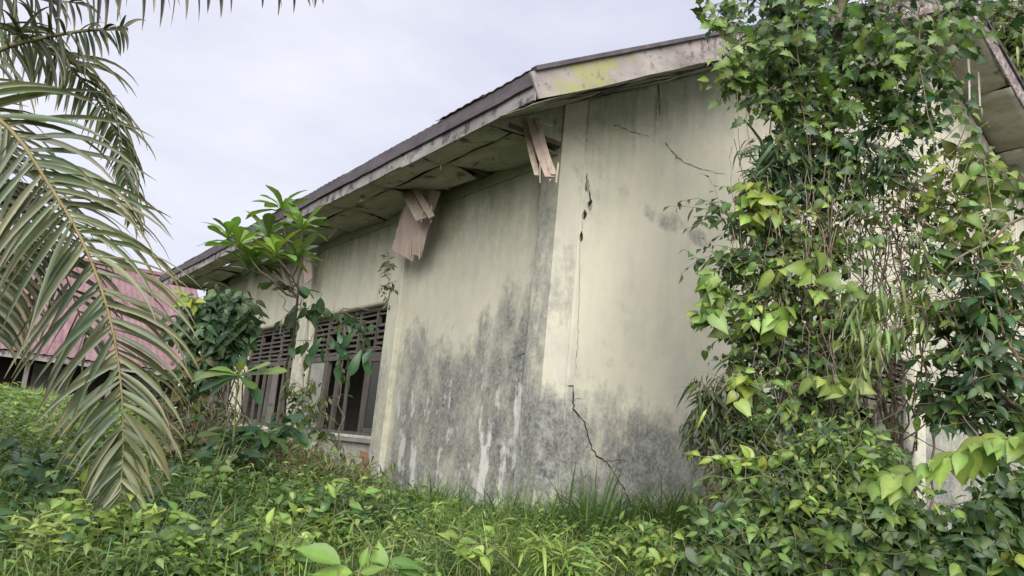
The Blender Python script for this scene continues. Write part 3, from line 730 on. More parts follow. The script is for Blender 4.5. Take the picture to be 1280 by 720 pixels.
class Plant:
    def __init__(s, name, loc, label, cat, group=None):
        s.root = empty(name, loc, label, cat, group); s.L = []; s.stems = MB(); s.loc = np.array(loc, float)
    def leaf(s, kind, p, d, n, size, col): s.L.append((kind, p, d, n, size, col))
    def stem(s, pts, r0, r1, n=4): s.stems.tube(pts, r0, r1, n)
    def finish(s, stem_mat, limit=MAXI, minpx=9, stem_name='stem'):
        o = s.stems.build(stem_name, stem_mat, s.root)
        if o is not None: o['kind'] = 'stuff'
        if not s.L: return
        P = np.array([l[1] for l in s.L]); dist = np.linalg.norm(P - CAM, axis=1); sz = np.array([l[4] for l in s.L])
        v = P - CAM; zz = v @ FW; px = 640 + F * (v @ RT) / zz; py = 360 - F * (v @ UP) / zz
        inf = (px > -10) & (px < 1290) & (py > -10) & (py < 730) & (zz > 0)
        app = sz / dist * F * inf - .15 * dist
        order = np.argsort(-app); ind = [i for i in order[:limit] if app[i] >= minpx]; st = set(ind)
        for i in ind:
            kind, p, d, n, size, col = s.L[i]; X, Y, Z = basis(np.array(d), np.array(n)); k = random.randrange(len(T[kind]))
            q = bpy.data.objects.new('leaf', tmesh(kind, k)); pp = np.array(p) - s.loc
            q.matrix_basis = Matrix(((X[0]*size, Y[0]*size, Z[0]*size, pp[0]), (X[1]*size, Y[1]*size, Z[1]*size, pp[1]), (X[2]*size, Y[2]*size, Z[2]*size, pp[2]), (0, 0, 0, 1)))
            q.color = (*[float(c) for c in col], 1); link(q, s.root)
        rest = [i for i in range(len(s.L)) if i not in st]
        for kind in sorted({s.L[i][0] for i in rest}):
            r = [s.L[i] for i in rest if s.L[i][0] == kind]
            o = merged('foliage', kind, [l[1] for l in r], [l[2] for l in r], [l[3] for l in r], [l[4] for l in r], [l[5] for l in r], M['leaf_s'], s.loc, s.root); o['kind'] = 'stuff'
def unit(v): v = np.array(v, float); return v / (np.linalg.norm(v) + 1e-9)
def jitc(c, v=.25, hue=.12):
    c = np.array(c, float); c = c * (1 + rng.uniform(-v, v)); c[0] *= 1 + rng.uniform(-hue, hue * 1.6); return np.clip(c, .003, .9)
TOCAM = lambda p: unit(CAM + np.array([0, 0, .2]) - np.array(p))
UPV = np.array([0, 0, 1.])
def pal(pl):
    r = rng.random(); s = 0
    for wgt, c in pl:
        s += wgt
        if r <= s: return c
    return pl[-1][1]
DARK = (.030, .066, .026); MID = (.065, .125, .035); BRI = (.12, .21, .045); GB_ = (.125, .21, .055); YEL = (.21, .30, .07); OLI = (.085, .115, .035); BLU = (.035, .09, .045); BRN = (.16, .11, .05); PALE = (.16, .23, .09)
def twig(pl, p0, d0, L, n, size, kind, cols, droop=.5, face=.5, r=.004, tipy=False, spread=1.0, tipkind=None, sizej=.5):
    p = np.array(p0, float); d = unit(d0); seg = max(3, n // 2); pts = [p.copy()]; step = L / seg; ds = []
    for i in range(seg):
        d = unit(d + np.array([0, 0, -droop / seg]) + rng.normal(0, .14, 3)); p = p + d * step; pts.append(p.copy()); ds.append(d)
    pl.stem(pts, r, r * .4, 4)
    out = TOCAM(p)
    for i in range(n):
        t_ = (i + .7) / n * seg; a = min(int(t_), seg - 1); q = pts[a] + (pts[a + 1] - pts[a]) * (t_ - a); dd = ds[a]
        side = np.cross(dd, UPV); side = unit(side + rng.normal(0, .25, 3)) * (1 if i % 2 else -1)
        ld = unit(side * spread + dd * .55 + np.array([0, 0, -.55 * droop - rng.uniform(0, .4)]) + out * .25 * rng.random())
        nn = unit(UPV * (1 - face) + out * face + rng.normal(0, .28, 3))
        tip = i >= n - 3
        c = jitc(YEL if (tip and tipy) else pal(cols)); sz = size * (1 + rng.uniform(-sizej, sizej)) * (.75 if tip and not tipy else 1)
        pl.leaf(tipkind or kind, q + ld * size * .12, ld, nn, sz, c)
def clumps(pl, blobs, kind, cols, size, nl=8, L=.4, droop=.5, face=.5, tipy=0, density=1.0, updir=.2, shell=.6, r=.004):
    """blobs: (px, py, radius in px x, y, distance, twigs) seen from the viewer, laid at their real distance and given depth"""
    for (px, py, rx, ry, dist, nt_) in blobs:
        c = pd(px, py, dist); k = np.linalg.norm(c - CAM) / F; out = unit([-(FW[0]), -(FW[1]), 0])
        rt = np.array([RT[0], RT[1], 0]); rt = unit(rt)
        for i in range(int(nt_ * density)):
            while True:
                q = rng.uniform(-1, 1, 3)
                if q @ q <= 1: break
            q = q * (np.linalg.norm(q) ** (-shell * .5) if np.linalg.norm(q) > .2 else 1)
            p = c + rt * q[0] * rx * k + UPV * q[1] * ry * k - out * q[2] * min(rx, ry) * k * .7
            d = unit(rt * q[0] * .8 + UPV * (q[1] * .4 + updir) - out * min(q[2], .2) * .9 + rng.normal(0, .45, 3))
            twig(pl, p - d * L * .5, d, L * rng.uniform(.6, 1.3), max(3, int(nl * rng.uniform(.6, 1.3))), size, kind, cols, droop, face, r, rng.random() < tipy)
def wander(pl, a, b, r0, r1, n=12, amp=.08, sides=5):
    a = np.array(a, float); b = np.array(b, float); pts = []; w_ = np.zeros(3)
    for i in range(n + 1):
        t_ = i / n; w_ = w_ * .8 + rng.normal(0, amp * .5, 3); pts.append(a + (b - a) * t_ + w_ * math.sin(math.pi * min(1, t_ * 1.2)) ** .5 if 0 < i < n else a + (b - a) * t_)
    pl.stem(pts, r0, r1, sides); return pts

# ---- right: tree smothered by climbers
base = pd(1030, 700, 6.6); base[2] = float(gz(base[0], base[1]))
t1 = Plant('vine_covered_tree', base, 'tall tree at the gable smothered in dark lobed climber leaves above the roof edge', 'tree')
tr = MB(); pts = [base, pd(1020, 560, 6.6), pd(1035, 400, 6.55), pd(1030, 250, 6.5), pd(1038, 120, 6.5), pd(1050, 20, 6.5), pd(1062, -90, 6.5)]
tr.tube(pts, .085, .03, 8); tr.build('trunk', M['bark'], t1.root, smooth=True)
for a, b in (((1036, 130), (960, 10)), ((1036, 100), (1120, -20)), ((1030, 260), (930, 150)), ((1030, 230), (1150, 110)), ((1040, 60), (1200, 30)), ((1040, 60), (900, 30))):
    wander(t1, pd(*a, 6.5), pd(*b, 6.4), .03, .008, 9, .05)
lob = [(.2, DARK), (.32, BLU), (.28, MID), (.12, PALE), (.08, BRI)]
clumps(t1, [(1040, 60, 80, 75, 6.4, 95), (970, 90, 52, 60, 6.2, 50), (1110, 60, 85, 60, 6.4, 70), (1165, 20, 60, 36, 6.4, 40), (950, 15, 55, 40, 6.2, 32), (1060, -20, 150, 50, 6.4, 70), (1010, 160, 50, 60, 6.3, 50), (1080, 150, 75, 60, 6.4, 55), (1150, 110, 50, 60, 6.4, 38), (1235, 8, 38, 22, 6.5, 12)],
       'lobed', lob, .108, 6, .4, .6, .6, 0, .38)
clumps(t1, [(1040, 60, 80, 75, 6.4, 95), (970, 90, 52, 60, 6.2, 50), (1110, 60, 75, 60, 6.4, 60), (950, 15, 55, 40, 6.2, 32), (1060, -20, 150, 50, 6.4, 60), (1010, 160, 50, 60, 6.3, 50), (1080, 150, 75, 60, 6.4, 55), (1150, 110, 45, 60, 6.4, 30)], 'ovate', lob, .10, 8, .42, .7, .5, .04, .5)
clumps(t1, [(940, 60, 34, 40, 6.0, 20), (912, 90, 22, 20, 6.0, 8), (990, 100, 50, 90, 6.0, 26), (1110, 90, 60, 70, 6.1, 24), (1195, 40, 30, 24, 6.1, 6), (890, 10, 15, 22, 6.0, 5)], 'lobed', [(.4, MID), (.45, BRI), (.15, PALE)], .105, 6, .32, .7, .6)
clumps(t1, [(965, 205, 26, 50, 6.2, 28), (1000, 200, 50, 40, 6.3, 30), (1060, 200, 60, 40, 6.4, 26)], 'lance', [(.6, DARK), (.4, BLU)], .15, 10, .35, 1.0, .4)
for sxp in (912, 925, 998, 1155): wander(t1, pd(sxp, 20, 6.0), pd(sxp + 14, 205, 6.0), .005, .003, 10, .03, 3)
t1.finish(M['bark'])

# ---- right: heart-leaved climber down the front of the wall
base = pd(985, 690, 6.2); base[2] = float(gz(base[0], base[1]))
v1 = Plant('heart_leaf_climber', base, 'dense climber with heart shaped leaves and yellow green tips hanging before the gable wall', 'climbing plant')
for k in range(14): wander(v1, pd(985 + rng.uniform(-45, 60), 690, 6.25), pd(970 + rng.uniform(-60, 90), 230 + rng.uniform(-60, 60), 6.1), .010, .004, 16, .10, 4)
mixv = [(.16, DARK), (.38, MID), (.32, BRI), (.06, YEL), (.08, OLI)]
clumps(v1, [(990, 260, 70, 60, 6.2, 60), (958, 250, 26, 50, 6.1, 20), (1050, 250, 60, 60, 6.3, 38), (970, 330, 52, 50, 6.1, 52), (1030, 340, 65, 60, 6.2, 62), (920, 350, 30, 40, 6.0, 20), (985, 410, 70, 55, 6.1, 70), (1050, 420, 45, 60, 6.2, 34), (940, 420, 40, 40, 6.05, 30), (1000, 490, 70, 50, 6.1, 60), (935, 320, 30, 12, 6.0, 5)],
       'heart', mixv, .074, 7, .36, .7, .5, .07, .9)
clumps(v1, [(890, 345, 14, 12, 5.9, 5), (890, 385, 14, 14, 5.9, 4), (960, 375, 25, 14, 5.8, 4), (1015, 330, 25, 14, 5.8, 4), (1075, 355, 25, 14, 5.9, 4), (905, 395, 20, 12, 5.9, 5), (935, 475, 20, 12, 5.8, 4), (1050, 470, 25, 10, 5.8, 4), (940, 245, 25, 25, 5.9, 6)], 'heart', [(.5, YEL), (.5, BRI)], .125, 5, .22, .7, .55, .7)
clumps(v1, [(985, 300, 80, 100, 6.35, 55), (1000, 450, 80, 110, 6.35, 60)], 'ovate', [(.6, DARK), (.3, MID), (.1, BRN)], .085, 9, .4, .8, .5)
clumps(v1, [(895, 250, 25, 12, 6.0, 4), (905, 320, 30, 10, 6.0, 5), (880, 270, 15, 10, 6, 2)], 'ovate', [(.7, DARK), (.3, MID)], .10, 7, .35, .5, .4)
for k in range(26):
    x = rng.uniform(915, 1080); y = rng.uniform(180, 420); wander(v1, pd(x, y, 5.85), pd(x + rng.uniform(-12, 18), y + rng.uniform(60, 170), 5.85), .0035, .002, 9, .05, 3)
v1.finish(M['dry'])

# ---- right: brown tangle of dead stems
base = pd(1125, 640, 7.0); base[2] = float(gz(base[0], base[1]))
dv = Plant('dead_vine_tangle', base, 'brown tangle of dead leafless vine stems between the two green climbers', 'dead vine')
for k in range(150):
    x = rng.normal(1118, 24); y = rng.uniform(190, 440) if k % 5 else rng.uniform(430, 560); c = pd(x, y, 6.8 + rng.uniform(-.25, .25)); L = rng.uniform(.2, .7); d = unit([rng.normal(), rng.normal(), rng.normal(-.4, 1)])
    pts = [c]; 
    for i in range(8): d = unit(d + rng.normal(0, .45, 3)); c = c + d * L / 8; pts.append(c)
    dv.stem(pts, .0045, .002, 3)
for k in range(22): wander(dv, pd(1118 + rng.normal(0, 18), 640, 7), pd(1100 + rng.normal(0, 35), 200, 6.8), .009, .004, 18, .14, 4)
clumps(dv, [(1115, 240, 60, 50, 6.8, 34), (1130, 330, 32, 80, 6.8, 24), (1150, 200, 60, 30, 6.8, 22)], 'tiny', [(.5, BRN), (.3, OLI), (.2, (.07, .05, .03))], .06, 9, .4, .9, .4, r=.003)
clumps(dv, [(1100, 235, 90, 35, 6.7, 30), (1150, 270, 40, 30, 6.7, 12)], 'ovate', [(.4, OLI), (.3, DARK), (.2, PALE), (.1, BRN)], .08, 8, .4, .7, .5)
dv.finish(M['dry'], limit=200)

# ---- right: big shrub at the picture edge
base = pd(1260, 680, 6.2); base[2] = float(gz(base[0], base[1]))
s1 = Plant('broadleaf_shrub', base, 'large spreading shrub at the right edge with long bare arching branches and oval leaves', 'shrub')
for a, b in (((1330, 640), (1160, 330)), ((1330, 600), (1180, 420)), ((1340, 420), (1130, 380)), ((1320, 250), (1150, 360)), ((1330, 380), (1150, 275)), ((1300, 650), (1230, 200)), ((1330, 330), (1200, 345)), ((1310, 680), (1190, 500)), ((1330, 470), (1180, 400))):
    wander(s1, pd(*a, 6.1), pd(*b, 6.0), .014, .004, 12, .06, 5)
clumps(s1, [(1215, 200, 45, 30, 6.4, 26), (1260, 240, 40, 35, 6.3, 24), (1230, 290, 60, 35, 6.1, 34), (1190, 250, 40, 30, 6.4, 18)], 'heart', [(.12, YEL), (.38, BRI), (.3, OLI), (.2, MID)], .10, 6, .36, .5, .55, .15, .75)
clumps(s1, [(1240, 360, 60, 35, 6.0, 34), (1190, 390, 50, 35, 6.2, 26), (1250, 430, 60, 45, 6.1, 46), (1200, 470, 50, 55, 6.2, 46), (1250, 515, 50, 30, 6.2, 26), (1180, 320, 45, 30, 6.2, 18)], 'ovate', [(.34, DARK), (.2, BLU), (.30, MID), (.16, BRI)], .112, 7, .4, .7, .5)
s1.finish(M['dry'])

# ---- drooping narrow-leaved climber
base = pd(1150, 640, 6.3); base[2] = float(gz(base[0], base[1]))
b1 = Plant('trailing_bamboo_grass', base, 'pale narrow leaved bamboo grass trailing down beside the dead tangle', 'bamboo grass')
for k in range(26):
    a = pd(1140 + rng.uniform(-15, 30), rng.uniform(360, 440), 6.0); d = unit(RT * rng.normal(0, .5) + np.array([0, 0, .2]))
    twig(b1, a, d, .75, 16, .12, 'lance', [(.5, PALE), (.3, OLI), (.2, BRI)], 2.2, .5, .003, spread=.6)
wander(b1, base, pd(1150, 380, 6.1), .012, .006, 14, .06)
b1.finish(M['dry'])

# ---- arching yellow-green branch, lower right
base = pd(1330, 640, 4.4); base[2] = float(gz(base[0], base[1]))
y1_ = Plant('arching_yellow_branch', base, 'arching branch of large yellow green leaves reaching in from the right over the low shrubs', 'plant')
arc = [pd(1340, 560, 4.3), pd(1290, 545, 4.3), pd(1240, 550, 4.3), pd(1190, 570, 4.25), pd(1140, 590, 4.2), pd(1095, 602, 4.2)]
y1_.stem([base] + arc, .008, .003)
for i in range(44):
    t_ = rng.random() * 4.95; k = int(t_); p = arc[k] + (arc[k + 1] - arc[k]) * (t_ - k); s = 1 if i % 2 else -1
    ld = unit(-RT * .7 + UPV * rng.uniform(-.75, .35) + np.array([FW[0], FW[1], 0]) * s * .8)
    y1_.leaf('ovate', p, ld, unit(UPV * .6 + TOCAM(p) * .6 + rng.normal(0, .25, 3)), .155 * rng.uniform(.7, 1.25), jitc(YEL if rng.random() < .55 else (.17, .27, .06), .2))
for i in range(8):
    p = arc[2] + (arc[3] - arc[2]) * rng.random(); y1_.leaf('heart', p, unit([.1, -.1, -1]), TOCAM(p), .15, jitc(YEL))
y1_.finish(M['stem'])

# ---- small branch with pale leaves over the wall foot
base = pd(935, 690, 5.6); base[2] = float(gz(base[0], base[1]))
y2 = Plant('pale_leaf_sprig', base, 'thin sprig of pale yellow green leaves reaching left across the mouldy wall foot', 'plant')
arc = [pd(1000, 566, 5.6), pd(960, 570, 5.55), pd(920, 575, 5.5), pd(885, 572, 5.5), pd(852, 566, 5.5)]
y2.stem([base, pd(970, 630, 5.6)] + arc, .006, .002)
for i in range(30):
    t_ = rng.random() * 3.95; k = int(t_); p = arc[k] + (arc[k + 1] - arc[k]) * (t_ - k)
    y2.leaf('ovate', p, unit(-RT * .6 + UPV * rng.uniform(-.8, .5) + rng.normal(0, .4, 3)), unit(UPV * .5 + TOCAM(p)), .10 * rng.uniform(.7, 1.3), jitc(pal([(.6, YEL), (.4, BRI)]), .2))
y2.finish(M['stem'])

# ---- dark narrow-leaf shrub
base = pd(905, 640, 5.9); base[2] = float(gz(base[0], base[1]))
n1_ = Plant('narrow_leaf_shrub', base, 'dark spiky shrub with narrow drooping leaves against the lower wall', 'shrub')
for k in range(8): wander(n1_, base + rng.normal(0, .1, 3) * (1, 1, 0), pd(905 + rng.uniform(-28, 30), 480 + rng.uniform(-10, 60), 5.9), .009, .004, 8, .04)
clumps(n1_, [(905, 490, 32, 28, 5.9, 34), (885, 520, 25, 22, 5.9, 20), (930, 530, 30, 35, 5.9, 26)], 'lance', [(.75, (.028, .05, .022)), (.2, OLI), (.05, YEL)], .14, 10, .28, 1.2, .4)
clumps(n1_, [(935, 580, 45, 50, 5.9, 30)], 'lance', [(.5, DARK), (.5, OLI)], .13, 10, .3, 1.0, .4)
n1_.finish(M['dry'])

# ---- low shrubs along the right foot
def lowshrub(px, py, dist, blobs, kind, cols, size0, label, nl=8, tipy=.1, droop=.5, name='low_shrub', L=.34, stems=7):
    size = size0 * .66; blobs = [(*q[:5], int(q[5] * 1.35)) for q in blobs]
    b = pd(px, py, dist); b[2] = float(gz(b[0], b[1])); P = Plant(name, b, label, 'shrub')
    for k in range(stems):
        bl = blobs[k % len(blobs)]; wander(P, b + rng.normal(0, .06, 3) * (1, 1, 0), pd(bl[0] + rng.uniform(-.6, .6) * bl[2], bl[1] - bl[3] * .3, bl[4]), .009, .003, 7, .03, 4)
    clumps(P, blobs, kind, cols, size, nl, L, droop, .5, tipy); P.finish(M['stem']); return P
lowshrub(930, 715, 5.1, [(910, 670, 45, 30, 5.1, 40), (950, 620, 40, 40, 5.3, 30), (890, 705, 50, 25, 4.9, 34), (975, 690, 40, 40, 5.1, 34)], 'ovate', [(.45, MID), (.25, BRI), (.15, OLI), (.15, DARK)], .125, 'leafy light green weed shrub at the foot of the climber, nearest the wall')
lowshrub(1060, 715, 5.2, [(1060, 560, 60, 32, 5.6, 50), (1085, 600, 55, 40, 5.4, 50), (1040, 620, 55, 40, 5.4, 40), (1020, 570, 30, 30, 5.6, 18)], 'ovate', [(.45, MID), (.3, BRI), (.2, DARK), (.05, YEL)], .105, 'mounded bright green shrub in front of the climber, below the louvred window', 9, .15)
lowshrub(1110, 715, 4.9, [(1110, 660, 60, 36, 4.9, 56), (1140, 655, 34, 30, 5.0, 26), (1140, 705, 55, 25, 4.8, 34), (1080, 700, 30, 20, 4.8, 12)], 'heart', [(.5, MID), (.35, BRI), (.15, DARK)], .11, 'heart leaved bush directly under the tip of the arching yellow branch')
lowshrub(1250, 715, 4.9, [(1240, 660, 50, 40, 5.0, 40), (1200, 700, 40, 30, 4.9, 26), (1265, 610, 30, 30, 5.2, 20), (1262, 640, 20, 25, 5.6, 8)], 'ovate', [(.6, (.03, .075, .03)), (.4, MID)], .15, 'dark green bush in the lower right corner of the picture')
lowshrub(1010, 715, 5.5, [(1000, 590, 60, 50, 5.7, 44), (1000, 660, 55, 50, 5.6, 40), (950, 545, 40, 40, 5.8, 22), (1060, 670, 50, 40, 5.5, 26)], 'ovate', [(.55, DARK), (.3, OLI), (.15, MID)], .09, 'shaded dark undergrowth bush between the climber stems')

# ---- two pale strands hanging from the right eave
for (a, b_, lb) in (((1209, 52), (1212, 130), 'left and shorter of two pale strands hanging from the right roof soffit'), ((1219, 38), (1225, 133), 'right and longer of two pale strands hanging from the right roof soffit')):
    m = MB(); p0 = at(*a, 1, 5.1); p1 = at(*b_, 1, 5.1); m.tube([p0, p0 * .5 + p1 * .5 + np.array([.02, 0, 0]), p1], .018, .012, 5); o = m.build('hanging_strand', M['string']); tag(o, lb, 'strand', 'strands hanging from the eave')

# ---- feathery tree beyond the right roof edge
base = np.array([26., 11., 0.]); base[2] = float(gz(26, 11))
ft = Plant('feathery_tree', base, 'fine leaved tree showing against the sky beyond the right roof edge', 'tree')
top = pd(1300, 60, 27)
tr = MB(); tr.tube([base, (base + top) / 2, top], .25, .1, 8); tr.build('trunk', M['bark'], ft.root)
for i in range(24):
    wander(ft, top + rng.normal(0, .5, 3), top + rng.normal(0, 2.6, 3), .05, .01, 6, .2)
clumps(ft, [(1290, 60, 60, 80, 27, 230), (1340, 90, 70, 90, 27, 160), (1270, 30, 30, 40, 27, 60)], 'lance', [(.5, OLI), (.5, PALE)], .55, 12, 1.6, .8, .4, r=.012)
ft.finish(M['bark'], limit=0)

# ------------------------------------------------------------------ left: sapling and creepers on the side wall
base = at(352, 590, 0, 3.55); base[2] = float(gz(base[0], base[1]))
DL = math.hypot(base[0], base[1])
def rosette(P, c, n, size, kind, cols, up=.35, ax=UPV):
    for i in range(n):
        an = i * 2.399; k = i / n; d = unit(np.array([math.cos(an), math.sin(an), 0]) * (1 - .4 * k) + UPV * (up * (.2 + 1.4 * k)) + rng.normal(0, .1, 3))
        P.leaf(kind, c + UPV * .03 * (k - .5), d, unit(UPV + rng.normal(0, .15, 3) + TOCAM(c) * .15), size * rng.uniform(.75, 1.15), jitc(pal(cols), .2))
sp = Plant('tall_sapling', base, 'tall sapling with whorls of long oval leaves reaching over the eave edge', 'sapling')
dS = 7.4; tips = [(425, 0)]
hub = pd(372, 372, dS)
wander(sp, base, hub, .014, .011, 12, .05)
for (x, y) in ((352, 262), (298, 308), (335, 296), (372, 322), (285, 298), (378, 285), (345, 318), (310, 335)):
    e = pd(x, y, dS + rng.uniform(-.35, .2)); wander(sp, hub, e, .012, .006, 8, .04)
    rosette(sp, e, 12, .28, 'obov', [(.45, (.14, .25, .055)), (.35, BRI), (.12, MID), (.08, YEL)], .75)
for (x, y) in ((330, 330), (372, 358), (345, 352)):
    e = pd(x, y, dS); rosette(sp, e, 7, .22, 'obov', [(.6, DARK), (.3, BLU), (.1, BRI)], -.1)
sp.finish(M['bark'])

base = at(250, 560, 0, 3.2); base[2] = float(gz(base[0], base[1]))
cr = Plant('round_leaf_creeper', base, 'dense blue green round leaved creeper hanging under the far eave', 'climbing plant')
for k in range(12): wander(cr, base + rng.normal(0, .3, 3) * (1, 1, 0), pd(rng.uniform(240, 330), rng.uniform(370, 400), 8.6), .014, .005, 14, .12, 4)
clumps(cr, [(265, 395, 38, 28, 8.6, 64), (300, 386, 22, 20, 8.5, 22), (255, 430, 30, 35, 8.6, 46), (285, 428, 20, 28, 8.5, 14), (285, 370, 34, 14, 8.6, 20)], 'ovate', [(.4, (.06, .125, .065)), (.25, DARK), (.35, (.085, .16, .075))], .15, 7, .35, .8, .5)
clumps(cr, [(240, 372, 8, 6, 8.4, 3)], 'heart', [(1, YEL)], .15, 5, .1, .3, .5)
clumps(cr, [(240, 480, 34, 36, 8.6, 24), (270, 510, 26, 26, 8.4, 10), (230, 520, 30, 40, 8.5, 22)], 'ovate', [(.6, DARK), (.25, OLI), (.15, BRN)], .12, 8, .4, .8, .5)
cr.finish(M['bark'])

# woody bare stems beneath
base = pd(240, 600, 7.6); base[2] = float(gz(base[0], base[1]))
wd_ = Plant('bare_woody_bush', base, 'tangled bare brown bush against the wall behind the palm frond tip', 'bush')
for k in range(45):
    a = base + rng.normal(0, .25, 3) * (1, 1, 0); b_ = pd(rng.uniform(195, 310), rng.uniform(470, 560), 7.9 + rng.uniform(-.4, .3)); wander(wd_, a, b_, .013 if k % 4 == 0 else .006, .003, 12, .13, 4)
clumps(wd_, [(250, 560, 50, 30, 7.6, 26), (215, 560, 30, 30, 7.6, 14)], 'ovate', [(.5, OLI), (.3, DARK), (.2, BRN)], .10, 8, .35, .8, .5)
wd_.finish(M['bark'], limit=150)

# sapling with a pale rosette in front of the windows
base = pd(288, 600, 6.6); base[2] = float(gz(base[0], base[1]))
s2 = Plant('rosette_sapling', base, 'slim sapling with one pale green whorl of leaves before the dark windows', 'sapling')
e = pd(298, 470, 6.5); wander(s2, base, e, .011, .007, 8, .03)
for (dx, dz, sz, c) in ((-1, .12, .28, PALE), (1, .30, .32, PALE), (.75, .45, .24, BRI), (-.6, .30, .2, BRI), (-1, -.35, .26, BLU), (.8, -.35, .24, BLU), (.15, .7, .16, PALE), (-.5, -.2, .2, MID), (.4, -.15, .22, MID)):
    d = unit(np.array([RT[0], RT[1], 0]) * dx + UPV * dz + np.array([-FW[0], -FW[1], 0]) * rng.uniform(-.1, .5)); s2.leaf('obov', e, d, unit(UPV + TOCAM(e) * .5), sz * 1.15, jitc(c, .1))
clumps(s2, [(320, 535, 36, 10, 6.8, 9), (350, 528, 26, 8, 6.9, 6), (290, 548, 22, 14, 6.6, 6)], 'obov', [(.6, MID), (.4, BLU)], .17, 6, .2, .3, .4)
s2.finish(M['stem'])

for (px, py, ds, bl, lb) in ((330, 615, 6.9, [(325, 565, 46, 34, 7.0, 40), (345, 595, 44, 22, 6.8, 26)], 'brownish green brush under the second window from the corner'),
                             (405, 615, 7.4, [(398, 585, 34, 28, 7.5, 30), (380, 560, 24, 24, 7.6, 14)], 'brownish green brush under the open window nearest the corner')):
    b = pd(px, py, ds); b[2] = float(gz(b[0], b[1])); P = Plant('window_brush', b, lb, 'bush')
    for k in range(26):
        q = bl[0]; wander(P, b + rng.normal(0, .25, 3) * (1, 1, 0), pd(q[0] + rng.uniform(-1, 1) * q[2], q[1] - rng.uniform(0, 1) * q[3], q[4]), .005, .002, 10, .08, 3)
    clumps(P, bl, 'lance', [(.35, OLI), (.25, MID), (.2, BRN), (.2, GB_)], .10, 11, .4, 1.0, .4, r=.003); P.finish(M['dry'], limit=120)

# vine across the windows
base = at(395, 585, 0, 3.7); base[2] = float(gz(base[0], base[1]))
vw = Plant('window_vine', base, 'thin vine with dark drooping leaves trailing across the louvred windows', 'climbing plant')
for a, b_ in (((384, 590), (385, 400)), ((430, 590), (428, 430)), ((385, 400), (478, 385)), ((478, 385), (486, 325)), ((372, 400), (338, 350)), ((428, 450), (424, 385)), ((352, 400), (345, 480))):
    wander(vw, at(*a, 0, 3.75), at(*b_, 0, 3.85), .010, .005, 12, .05, 4)
clumps(vw, [(392, 380, 24, 12, 8.0, 7), (435, 395, 32, 10, 8.2, 8), (385, 425, 10, 30, 8.2, 3), (425, 462, 6, 10, 7.9, 1)], 'ovate', [(.6, DARK), (.25, BLU), (.15, MID)], .15, 5, .3, 1.2, .5)
clumps(vw, [(450, 425, 20, 20, 7.8, 4), (408, 410, 20, 10, 7.8, 3)], 'obov', [(1, BLU)], .22, 3, .2, 1.2, .5)
clumps(vw, [(484, 345, 4, 28, 8.4, 7)], 'tiny', [(1, (.05, .07, .03))], .08, 8, .2, .8, .5)
clumps(vw, [(375, 500, 22, 40, 8.0, 16), (400, 520, 24, 30, 8, 10)], 'tiny', [(.6, OLI), (.4, DARK)], .09, 10, .4, 1, .5)
vw.finish(M['bark'])

# ------------------------------------------------------------------ oil palm: only its fronds reach into the picture
pb = pd(-330, 700, 5.6); pb[2] = float(gz(pb[0], pb[1])) ; crown = pd(-330, 40, 5.6)
PR = empty('oil_palm', pb, 'oil palm just outside the left edge whose drooping fronds hang into the picture', 'palm')
m = MB(); m.tube([pb + np.array([0, 0, -.1]), pb * .5 + crown * .5, crown], .32, .24, 14); m.build('trunk', M['bark'], PR, smooth=True)
leafleft = [300]
def interp(pts, t_):
    n = len(pts) - 1; t_ = min(max(t_, 0), .9999) * n; i = int(t_); u = t_ - i
    p0, p1, p2, p3 = pts[max(i - 1, 0)], pts[i], pts[i + 1], pts[min(i + 2, n)]
    return .5 * ((2 * p1) + (-p0 + p2) * u + (2 * p0 - 5 * p1 + 4 * p2 - p3) * u * u + (-p0 + 3 * p1 - 3 * p2 + p3) * u ** 3)
def leaflet_mesh(p, d, L, wd, grav, nrm, seg=8):
    V = []; d = unit(d); step = L / seg; c = np.array(p, float); nn = unit(nrm)
    for i in range(seg + 1):
        t_ = i / seg; w_ = wd * (.45 + .55 * min(1, t_ * 5)) * (1 - max(0, t_ - .35) / .65) ** .8 + .001
        s = unit(np.cross(d, nn)); nn = unit(np.cross(s, d))
        V += [c - s * w_ + nn * w_ * .55, c, c + s * w_ + nn * w_ * .55]
        d = unit(d + np.array([0, 0, -grav / seg * (.4 + 1.4 * t_)])); c = c + d * step
    Q = []
    for i in range(seg): a = 3 * i; Q += [(a, a + 1, a + 4, a + 3), (a + 1, a + 2, a + 5, a + 4)]
    return V, Q
